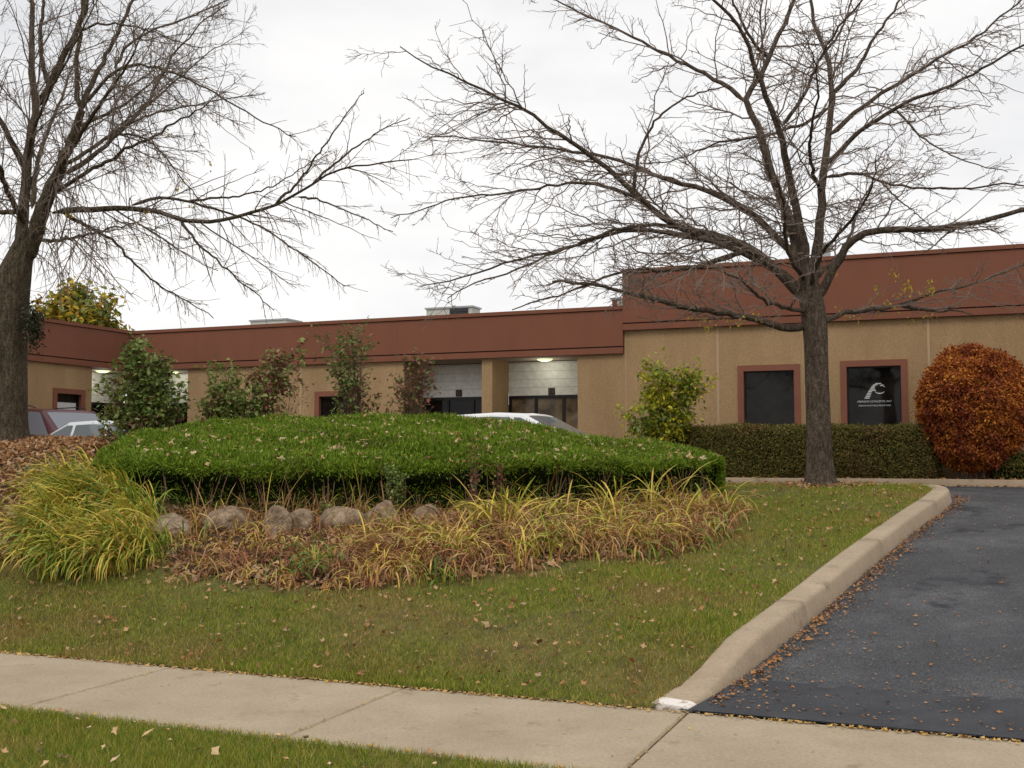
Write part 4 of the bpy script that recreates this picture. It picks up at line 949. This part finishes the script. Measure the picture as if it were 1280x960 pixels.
BEDP = [(200, 680), (300, 668), (420, 662), (540, 655), (640, 640), (760, 638), (860, 630), (908, 640), (895, 675), (850, 692), (760, 700), (660, 716), (560, 728), (440, 738), (330, 738), (240, 730), (190, 712)]
right = [(430, 690), (540, 662), (640, 645), (760, 640), (860, 632), (908, 640), (895, 672), (850, 688), (760, 697), (660, 712), (560, 722), (450, 728)]
p = poly_pts(right, 190); tag(lily_field(p, 46, (.18, .66), MAT['dry'], 'withered_daylilies', (.7, 1.7), (.006, .015), (-.1, -.15, 0), spread=.17), 'matted brown and straw coloured withered daylily leaves along the front of the bed', 'dry foliage', kind='stuff')
p = poly_pts([(190, 690), (250, 674), (420, 664), (540, 690), (540, 726), (440, 738), (330, 738), (220, 728)], 90); tag(lily_field(p, 22, (.08, .36), MAT['dry'], 'dry_ground_foliage', (.5, 1.6), (.006, .014)), 'short dry stalks and dead leaves on the ground below the boulders', 'dry foliage', kind='stuff')
p = poly_pts([(195, 655), (300, 648), (420, 646), (540, 646), (540, 662), (400, 666), (250, 672)], 46); tag(lily_field(p, 16, (.12, .5), MAT['dry'], 'dry_stalks', (.2, 1.5), (.005, .012), spread=.12), 'dry reddish stalks and dead leaves between the boulders and the hedge foot', 'dry foliage', kind='stuff')
for (u, v, nb, hh, mt, lab, dr) in ((445, 640, 8, (.45, .75), 'lily', 'sparse upright golden blades between the wide tan boulder and the weed', (.1, .5)), (560, 700, 26, (.4, .7), 'lily', 'yellow-green blade tuft low in the middle of the bed', (.6, 1.1)), (640, 668, 30, (.5, .85), 'lily', 'tall yellow daylily tuft fanning up below the dark hedge', (.25, .8)), (700, 690, 26, (.35, .6), 'lilygreen', 'green and yellow tuft at the front right centre of the bed', (.6, 1.1)), (765, 650, 22, (.5, .85), 'lily', 'arching orange-yellow tuft bent over in front of the hedge right half', (.4, .9)), (828, 640, 16, (.6, .95), 'lily', 'tall bent golden blades near the right end of the hedge', (.35, .75)), (870, 665, 34, (.4, .6), 'dry', 'pale tan collapsed tuft at the right end of the bed', (.9, 1.4)), (395, 715, 40, (.25, .5), 'lilygreen', 'fresh green grass-like tuft in front of the boulders', (.6, 1.1)), (185, 705, 46, (.2, .42), 'lilygreen', 'short dark green grass tuft at the right foot of the daylily mass', (.3, .9)), (330, 665, 6, (.6, .85), 'dry', 'tall dry stalks rising beside the small upright boulder', (.05, .3)), (500, 700, 30, (.35, .6), 'dry', 'brown withered tuft below the brownish boulder', (.8, 1.3)), (600, 690, 34, (.4, .65), 'dry', 'dense straw coloured tuft in the bed left of the tall yellow one', (.7, 1.2)), (795, 680, 34, (.35, .6), 'lily', 'spreading yellow and brown tuft at the front edge, right part of the bed', (.9, 1.3)), (680, 640, 14, (.5, .8), 'dry', 'rusty upright stalks leaning against the hedge right half', (.1, .5)), (250, 672, 5, (.5, .8), 'dry', 'lone dry stalks between the flat boulder and the pale rounded one', (.05, .3))):
    b = hit(u, v); o = lily_field([b], nb, hh, MAT[mt], 'daylily_tuft', dr, (.005, .011) if nb < 9 else (.010, .020), None, rel=[float(c) for c in b], spread=.09); tag(o, lab, 'daylily', 'daylily tufts in the planting bed')
def inpoly(X, Y, uvs):
    q = np.array([hit(u, v)[:2] for u, v in uvs]); ins = np.zeros(len(X), bool); j = len(q) - 1
    for i in range(len(q)):
        c = ((q[i, 1] > Y) != (q[j, 1] > Y)) & (X < (q[j, 0] - q[i, 0]) * (Y - q[i, 1]) / (q[j, 1] - q[i, 1] + 1e-9) + q[i, 0]); ins ^= c; j = i
    return ins
# mulch sheet lying on the lawn ground under the bed and the berm
gx, gy = np.meshgrid(np.arange(-14, 4, .12), np.arange(8, 18, .12)); cx_, cy_ = gx[:-1, :-1] + .06, gy[:-1, :-1] + .06
poly = np.array([hit(u, v)[:2] for u, v in BEDP]); ins = np.ones(cx_.size, bool)
for ox, oy in ((.16, 0), (-.16, 0), (0, .16), (0, -.22)): ins &= inpoly(cx_.ravel() + ox, cy_.ravel() + oy, BEDP) | inpoly(cx_.ravel() + ox, cy_.ravel() + oy, LC)
lipx = np.interp(cx_.ravel(), YEW[:, 5, 0], YEW[:, 5, 1]); bx_ = np.interp(cx_.ravel(), YEW[:, 34, 0], YEW[:, 34, 1]); ins |= (cx_.ravel() > -4.9) & (cx_.ravel() < 2.75) & (cy_.ravel() > lipx - .9) & (cy_.ravel() < bx_ + .3) & (sw(cx_.ravel(), cy_.ravel())[1] > 9.6)
ins |= (cx_.ravel() < -4.3) & (cy_.ravel() > 12.4) & (sw(cx_.ravel(), cy_.ravel())[1] < 16.4)
id_ = np.arange(gx.size).reshape(gx.shape); ff_ = np.stack([id_[:-1, :-1], id_[:-1, 1:], id_[1:, 1:], id_[1:, :-1]], -1).reshape(-1, 4)[ins]
m = MB(); m.add(np.stack([gx, gy, lawnz(gx, gy) + .022], -1).reshape(-1, 3), ff_); tag(m.build('bed_ground', MAT['mulch'], smooth=True), None, None, kind='structure')
# ------------------------------------------------------------------ lawn and litter
def tri_grass(X, Y, Z, h, wd):
    n = len(X); a = rng.uniform(0, 2 * np.pi, n); b = np.c_[X, Y, Z]; s_ = np.c_[np.cos(a), np.sin(a), 0 * a] * wd[:, None] * .5
    t = b + np.c_[rng.normal(0, .45, n), rng.normal(0, .45, n), np.ones(n)] * h[:, None]
    v = np.stack([b - s_, b + s_, t], 1).reshape(-1, 3); return v, np.arange(n * 3).reshape(n, 3)
N = 620000
w_ = 6.98 + (17.2 - 6.98) * rng.random(N) ** 1.25; s_ = rng.uniform(-13.5, 0, N); k = s_ < edge_s(w_) - .245; k &= ~((w_ > 17.1))
s_, w_ = s_[k], w_[k]; X, Y = xy(s_, w_)
jx, jy = X + rng.normal(0, .10, len(X)), Y + rng.normal(.12, .12, len(X)); vis = (X / Y > -.72) & ~inpoly(jx, jy, BEDP) & ~inpoly(jx, jy, LC)
hx = np.interp(X, YEW[:, 5, 0], YEW[:, 5, 1]); vis &= ~((X > -4.9) & (X < 2.7) & (Y > hx + .1) & (Y < hx + 2.5))
berm = (X < -4.3) & ((Y > 12.2) | (lawnz(X, Y) > .5)); vis &= ~(berm & (rng.random(len(X)) < .95))
X, Y = X[vis], Y[vis]; dn = lowf(np.c_[X, Y, 0 * X], 2.4, 2); kk = rng.random(len(X)) < .80 + .35 * dn; X, Y = X[kk], Y[kk]
Z = lawnz(X, Y) - .004; print('grass', len(X))
m = MB(); m.add(*tri_grass(X, Y, Z, rng.uniform(.02, .055, len(X)) * (1 + .3 * lowf(np.c_[X, Y, Z], 1.7, 8)), rng.uniform(.004, .009, len(X))))
s_ = rng.uniform(-9, 6, 190000); w_ = rng.uniform(4.2, 5.45, 190000); X, Y = xy(s_, w_); k = (np.abs(X / Y) < .60); X, Y = X[k], Y[k]
m.add(*tri_grass(X, Y, .0 + 0 * X, rng.uniform(.02, .055, len(X)), rng.uniform(.003, .006, len(X))))
tag(m.build('lawn_grass', MAT['lawn']), 'mown autumn grass, green and straw, either side of the sidewalk', 'grass', kind='stuff')
def litter(name, label, X, Y, Z, size, mat, tilt=.35, asp=.75):
    n = len(X); nn = unit(np.array([0, 0, 1.]) + rng.normal(0, tilt, (n, 3))); d = unit(np.cross(nn, rdir(n)))
    sz = 1.75 * rng.uniform(*size, n) * rng.uniform(.5, 1.15, n); sd = np.cross(nn, d); ang = np.arange(8) * np.pi / 4
    rr = np.array([1, .52, .92, .5, .72, .5, .92, .52])[None] * rng.uniform(.7, 1.15, (n, 8)) * .5 * sz[:, None]; zc_ = rng.uniform(-.05, .35, (n, 8)) * rr
    ring = np.c_[X, Y, Z][:, None] + d[:, None] * (np.cos(ang) * rr)[..., None] + sd[:, None] * (np.sin(ang) * rr * asp)[..., None] + nn[:, None] * zc_[..., None]
    vv = np.concatenate([np.c_[X, Y, Z][:, None], ring], 1).reshape(-1, 3); b_ = (np.arange(n) * 9)[:, None]
    m = MB(); m.add(vv, np.concatenate([b_ + [[0, 1 + k, 1 + (k + 1) % 8]] for k in range(8)])); return tag(m.build(name, mat), label, 'fallen leaves', kind='stuff')
def lawnpts(n, s0, s1, w0, w1):
    s_ = rng.uniform(s0, s1, n); w_ = rng.uniform(w0, w1, n); X, Y = xy(s_, w_); k = s_ < edge_s(w_) - .35; return X[k], Y[k]
X, Y = lawnpts(8800, -12, 0, 7.0, 17); k = ~inpoly(X, Y, LC); X, Y = X[k], Y[k]
litter('fallen_leaves', 'tan and orange leaves scattered over the lawn', X, Y, lawnz(X, Y) + .042, (.012, .052), MAT['litter'], .5)
X, Y = xy(rng.uniform(-9, 3, 260), rng.uniform(4.4, 5.4, 260)); litter('fallen_leaves', 'pale curled leaves lying on the grass strip nearest the camera', X, Y, 0 * X + .045, (.02, .055), MAT['paleaf'])
X, Y = lawnpts(42000, -14, -5.2, 8.6, 14.6); k = (X < -4.3) & ((X + 6.2) ** 2 / 9 + 0 * X < 4) & (lawnz(X, Y) > .42 + .1 * lowf(np.c_[X, Y, X], 3)) & ~((X > -5.0) & (Y < 11.9)); X, Y = X[k], Y[k]
litter('leaf_litter', 'thick carpet of rusty fallen leaves covering the berm around the big tree', X, Y, lawnz(X, Y) + rng.uniform(.005, .05, len(X)), (.05, .10), MAT['litter'], .5)
for (pp_, cnt_, nb_, hh_, mt_, lb_, dr_) in ((right, 26, 12, (.35, .85), 'lily', 'golden and yellow-green daylily blades still standing through the withered mass', (.3, 1.2)), (BEDP, 26, 20, (.18, .45), 'lilygreen', 'green shoots and low blades dotted through the planting bed', (.4, 1.4))):
    p = poly_pts(pp_, cnt_); tag(lily_field(p, nb_, hh_, MAT[mt_], 'bed_foliage', dr_, (.009, .02), spread=.12), lb_, 'foliage', kind='stuff')
p = np.concatenate([poly_pts(BEDP, 6500), poly_pts([(150, 640), (300, 636), (420, 636), (560, 640), (540, 665), (400, 668), (200, 676)], 2200)]); p[:, :2] += rng.normal(0, .07, (len(p), 2)); litter('leaf_litter', 'dry leaves and stalk bits lying among the boulders and bed plants', p[:, 0], p[:, 1], lawnz(p[:, 0], p[:, 1]) + rng.uniform(.005, .05, len(p)), (.03, .08), MAT['litter'], .6)
p = top_z_yew(1250); litter('hedge_top_leaves', 'pale leaves caught on the top of the broad green hedge', p[:, 0], p[:, 1], p[:, 2] + .035, (.04, .085), MAT['paleaf'], .5)
# leaflets along the drive kerb and on the asphalt
n = 1900; w_ = rng.uniform(7.2, 17.2, n); s_ = edge_s(w_) + .02 + np.abs(rng.normal(0, .075, n)) * (1 + .8 * rng.random(n) * (lowf(np.c_[w_, w_, w_], 3) > 0)); X, Y = xy(s_, w_)
litter('gutter_leaves', 'orange leaflets gathered along the foot of the drive kerb', X, Y, road(w_) + .012 + rng.uniform(0, .02, n), (.012, .034), MAT['leaflet'], .3)
n = 1900; w_ = 7.1 + 13 * rng.random(n) ** 1.6; s_ = edge_s(w_) + .05 + rng.exponential(1.5, n); k = s_ < 6; s_, w_ = s_[k], w_[k]; X, Y = xy(s_, w_)
litter('drive_leaves', 'tiny pale leaflets sprinkled over the asphalt drive', X, Y, road(w_) + .014, (.008, .026), MAT['leaflet'], .2)
n = 2400; s_ = rng.uniform(-9, 3, n); far = rng.random(n) < .75; w_ = np.where(far, 6.955 - np.abs(rng.normal(0, .028, n)), 5.46 + np.abs(rng.normal(0, .03, n))); X, Y = xy(s_, w_)
litter('sidewalk_edge_leaves', 'yellow leaflets lining both edges of the sidewalk', X, Y, 0 * X + .008, (.012, .030), MAT['leafgold'], .3)
n = 520; s_ = rng.uniform(-9, 3, n); w_ = rng.uniform(5.5, 6.9, n); q = rng.random(n) < .55; jn = np.array(sj)[np.argmin(np.abs(np.array(sj)[None] - s_[:, None]), 1)]; s_ = np.where(q, jn + rng.normal(0, .012, n), s_); X, Y = xy(s_, w_)
litter('sidewalk_leaves', 'small leaf crumbs on the sidewalk slabs and in their joints', X, Y, 0 * X + .006, (.006, .020), MAT['leafgold'], .15)
n = 900; w_ = rng.uniform(22.3, 23.2, n); s_ = rng.uniform(-6, 12, n); w_ = np.where(rng.random(n) < .5, rng.uniform(22.3, 22.58, n), rng.uniform(22.8, 23.1, n)); X, Y = xy(s_, w_)
litter('lot_leaves', 'rusty leaves along the kerb below the dark hedge', X, Y, np.where(w_ < 22.6, 1.014, 1.135), (.04, .09), MAT['leaflet'], .3)
X, Y = bt[0] + rng.normal(0, .45, 420), bt[1] + rng.normal(0, .28, 420); litter('trunk_foot_leaves', 'reddish leaves round the foot of the tree by the drive', X, Y, lawnz(X, Y) + .03, (.03, .07), MAT['litter'], .4)
# ------------------------------------------------------------------ cars
def car(name, label, pos, heading, paint, L, Wd, H, prof, glassmat, rack=None, group='cars parked on the lot behind the hedge'):
    """prof: stations along x (front=+): (x, belt z, roof z, roof half-width factor)"""
    e = empty(name, pos, label, 'car', group); e['_o'] = [0, 0, 0]; e.rotation_euler[2] = heading
    hw = Wd / 2; pr = np.array(prof); xs = np.unique(np.concatenate([np.linspace(pr[0, 0], pr[-1, 0], 60), pr[:, 0]]))
    zb = np.interp(xs, pr[:, 0], pr[:, 1]); zr = np.interp(xs, pr[:, 0], pr[:, 2]); rf = np.interp(xs, pr[:, 0], pr[:, 3])
    endw = 1 - .16 * (np.clip((np.abs(xs) - L / 2 + .55) / .55, 0, 1)) ** 2.2
    rows = []
    for x, b, r, f, ew in zip(xs, zb, zr, rf, endw):
        h = hw * ew; t = min(.06, (r - b) * .3)
        half = [(0, .2), (h * .86, .2), (h * .97, .32), (h, .55), (h * .985, b - .08), (h * .95, b), (h * (f + (.95 - f) * .08), r - t), (h * f * .93, r - t * .25), (h * f * .6, r), (0, r + .005)]
        rows.append([(x, -y, z) for y, z in half] + [(x, y, z) for y, z in half[-2:0:-1]])
    V = np.array(rows); m = MB(); m.grid(V, 0, True); m.add(V[0], [tuple(range(V.shape[1]))]); m.add(V[-1], [tuple(range(V.shape[1]))[::-1]]); m.build('body', paint, e, True)
    def sec(x):
        b, r, f = (float(np.interp(x, pr[:, 0], pr[:, k])) for k in (1, 2, 3)); return b, r, f
    def side_glass(x0, x1, x2, x3, sgn, zlo=.03, zhi=.09):     # bottom x0..x1, top x2..x3
        m = MB(); pts = []
        for j in range(2):
            for i in range(7):
                t = i / 6; x = (x0 + (x1 - x0) * t) if j == 0 else (x2 + (x3 - x2) * t)
                b, r, f = sec(x); zz = (b + zlo) if j == 0 else max(b + zlo + .02, (r - zhi)); q = (zz - b) / max(r - b, .05); y = hw * (.95 + (f - .95) * min(q, 1)) + .008; pts.append((x, y * sgn, zz))
        P = np.array(pts).reshape(2, 7, 3); m.grid(P); m.build('side_window', glassmat, e)
    return e, V, sec, side_glass, hw
def wheels(e, xs, hw, r=.31):
    for x in xs:
        for sg in (-1, 1):
            V = []; 
            for (rr, oy) in ((r * .6, .0), (r, .0), (r, .0), (r * 1., -.19), (r * .6, -.2)):
                V.append([(x + rr * math.cos(a), sg * (hw + .012 + oy), r + rr * math.sin(a)) for a in np.linspace(0, 2 * np.pi, 25)[:-1]])
            m = MB(); m.grid(np.array(V), 0, True); w_ = m.build('wheel', MAT['tyre'], e, True); w_['_o'] = [0, 0, 0]
            V = [[(x + rr * math.cos(a), sg * (hw + oy), r + rr * math.sin(a)) for a in np.linspace(0, 2 * np.pi, 25)[:-1]] for rr, oy in ((r * .62, .006), (r * .5, -.01), (r * .12, .012), (.001, .012))]
            m = MB(); m.grid(np.array(V), 0, True); m.build('rim', MAT['galv'], w_, True)
def lamps(e, V, x, y, z, mat, name, dx=.04):
    for sg in (-1, 1):
        m = MB(); a = np.linspace(0, 2 * np.pi, 17)[:-1]; m.grid(np.array([[(x + o, sg * (y + .14 * r * math.cos(t)), z + .07 * r * math.sin(t)) for t in a] for r, o in ((1, 0), (.8, dx), (.01, dx * 1.3))]), 0, True); m.build(name, mat, e, True)
def windshield(e, sec, hw, x0, x1, mat, name='windshield'):
    m = MB(); P = []
    for i in range(6):
        x = x0 + (x1 - x0) * i / 5; b, r, f = sec(x); P.append([(x, y * hw * f * .86, r + .012 - abs(y) ** 3 * .012) for y in np.linspace(-1, 1, 7)])
    m.grid(np.array(P)); m.build(name, mat, e, True)
MAT['tyre'] = M_plain('tyre', (.02, .02, .02), .85)
MAT['carwhite'] = M_plain('car_paint_white', (.78, .78, .78), .22); MAT['carsilver'] = M_plain('car_paint_silver', (.60, .64, .66), .3, .15)
MAT['carred'] = M_plain('car_paint_maroon', (.075, .024, .03), .3); MAT['carglass'] = M_plain('car_glass', (.16, .18, .19), .06, 0, .6)
MAT['carglass2'] = M_plain('car_glass_grey', (.15, .16, .19), .08, 0, .6); MAT['lens'] = M_plain('lamp_glass', (.6, .6, .6), .1); MAT['redlens'] = M_plain('tail_glass', (.35, .02, .02), .2)
HS = math.atan2(ES[1], ES[0])
def put(u, w): s_, z_ = SWP(u, 560, w); return (*xy(s_, w), 1.0)
# white car, nose to the right; its windshield foot sits near pixel column 730
hz_ = 1.42
prw = [(-2.2, .72, .86, .80), (-2.1, .88, .98, .84), (-1.6, .92, 1.30, .80), (-1.1, .93, 1.40, .78), (-.3, .93, 1.43, .78), (.35, .92, 1.40, .78), (1.25, .90, .96, .80), (1.30, .88, .93, .84), (1.9, .74, .82, .84), (2.2, .58, .70, .80)]
pos = put(652, 20.8)
e, V, sec, sg, hw = car('parked_car', 'white car with its curved roof and windshield showing over the hedge before the entrance bays', pos, HS - .10, MAT['carwhite'], 4.4, 1.74, 1.43, prw, MAT['carglass'])
for s_ in (-1, 1):
    sg(-1.75, -.78, -1.30, -.70, s_); sg(-.70, .16, -.62, .12, s_); sg(.24, 1.10, .20, .42, s_)
windshield(e, sec, hw, .46, 1.18, MAT['carglass']); windshield(e, sec, hw, -2.0, -1.3, MAT['carglass'], 'rear_window')
wheels(e, (-1.35, 1.38), hw); lamps(e, V, 2.12, .55, .60, MAT['lens'], 'headlight'); lamps(e, V, -2.12, .6, .72, MAT['redlens'], 'tail_light', -.04)
# maroon wagon with grey glass and roof rack
prm = [(-2.35, .80, 1.20, .80), (-2.25, .95, 1.55, .80), (-1.9, .98, 1.66, .80), (0, .98, 1.70, .80), (.8, .98, 1.66, .79), (1.55, .98, 1.08, .82), (2.2, .85, .92, .82), (2.4, .65, .75, .8)]
pos = put(62, 21.0)
e, V, sec, sg, hw = car('parked_minivan', 'maroon minivan with large grey side glass and roof rails beside the left trunk', pos, HS - .25, MAT['carred'], 4.8, 1.85, 1.70, prm, MAT['carglass2'])
for s_ in (-1, 1):
    sg(-2.15, -1.0, -2.05, -.98, s_, .03, .07); sg(-.94, .10, -.94, .08, s_, .03, .07); sg(.18, 1.40, .16, .82, s_, .03, .07)
    m = MB(); m.add(*tubes(np.array([[(-1.9, s_ * .66, 1.68), (-1.7, s_ * .66, 1.75), (.2, s_ * .66, 1.76), (.45, s_ * .66, 1.70)]]), np.array([[.014] * 4]), 6)); m.build('roof_rail', MAT['dark'], e)
windshield(e, sec, hw, .9, 1.5, MAT['carglass2']); windshield(e, sec, hw, -2.32, -2.24, MAT['carglass2'], 'rear_window')
wheels(e, (-1.45, 1.5), hw, .33); lamps(e, V, 2.32, .6, .66, MAT['lens'], 'headlight'); lamps(e, V, -2.3, .72, 1.0, MAT['redlens'], 'tail_light', -.03)
# pale silver car in front of it, nose to the left
pos = put(128, 19.3)
prs = [(x, b - .10, r - .10, f) for x, b, r, f in prw]
e, V, sec, sg, hw = car('parked_car', 'pale silver car nosing left from behind the dense green shrub', pos, HS + math.pi + .05, MAT['carsilver'], 4.4, 1.72, 1.33, prs, MAT['carglass'])
for s_ in (-1, 1):
    sg(-1.75, -.78, -1.30, -.70, s_); sg(-.70, .16, -.62, .12, s_); sg(.24, 1.10, .20, .42, s_)
windshield(e, sec, hw, .46, 1.18, MAT['carglass']); windshield(e, sec, hw, -2.0, -1.3, MAT['carglass'], 'rear_window')
wheels(e, (-1.35, 1.38), hw, .30); lamps(e, V, 2.12, .55, .55, MAT['lens'], 'headlight'); lamps(e, V, -2.12, .6, .66, MAT['redlens'], 'tail_light', -.04)
# ------------------------------------------------------------------ sky, sun, camera
wd = bpy.data.worlds.new('World'); SC.world = wd; wd.use_nodes = True; nt = wd.node_tree; bg = nt.nodes['Background']
sky = nt.nodes.new('ShaderNodeTexSky'); sky.sky_type = 'NISHITA'; sky.sun_disc = False
SEL, SAZ = math.radians(50), math.radians(200)
sky.sun_elevation = SEL; sky.sun_rotation = SAZ
tc = nt.nodes.new('ShaderNodeTexCoord'); mp = nt.nodes.new('ShaderNodeMapping'); mp.inputs['Scale'].default_value = (1, 1, 2.6)
nt.links.new(tc.outputs['Generated'], mp.inputs[0])
cl1 = ramp(nt, [(7.4, 7.45, 7.65, .32), (9.2, 9.1, 9.05, .50), (10.4, 10.2, 9.95, .66)], noise(nt, mp.outputs[0], 2.1, 7, .55))
cover = ramp(nt, [(.93, .93, .93), (1, 1, 1)], noise(nt, mp.outputs[0], 3, 4, .5))
nt.links.new(mixc(nt, cover, sky.outputs[0], cl1), bg.inputs[0]); bg.inputs[1].default_value = .1
su = bpy.data.lights.new('sun', 'SUN'); su.energy = 1.05; su.angle = math.radians(25); su.color = (1, .96, .9)
so = bpy.data.objects.new('sun', su); COL.objects.link(so)
dv = Vector((math.sin(SAZ) * math.cos(SEL), math.cos(SAZ) * math.cos(SEL), math.sin(SEL))); so.rotation_euler = dv.to_track_quat('Z', 'Y').to_euler(); so.location = dv * 60
cam = bpy.data.cameras.new('camera'); cam.sensor_width = 36; cam.lens = F / 1280 * 36; cam.clip_end = 2000; cam.clip_start = .05
co = bpy.data.objects.new('camera', cam); co.location = (0, 0, EYE); co.rotation_euler = (math.pi / 2 + TH, 0, 0); COL.objects.link(co); SC.camera = co
vs = SC.view_settings; vs.view_transform = 'Standard'; vs.look = 'None'; vs.exposure = .12; vs.gamma = 1; vs.use_curve_mapping = False
SC.cycles.max_bounces = 5; SC.cycles.diffuse_bounces = 3; SC.cycles.glossy_bounces = 2; SC.cycles.transmission_bounces = 2
for o in bpy.data.objects:
    if '_o' in o: del o['_o']
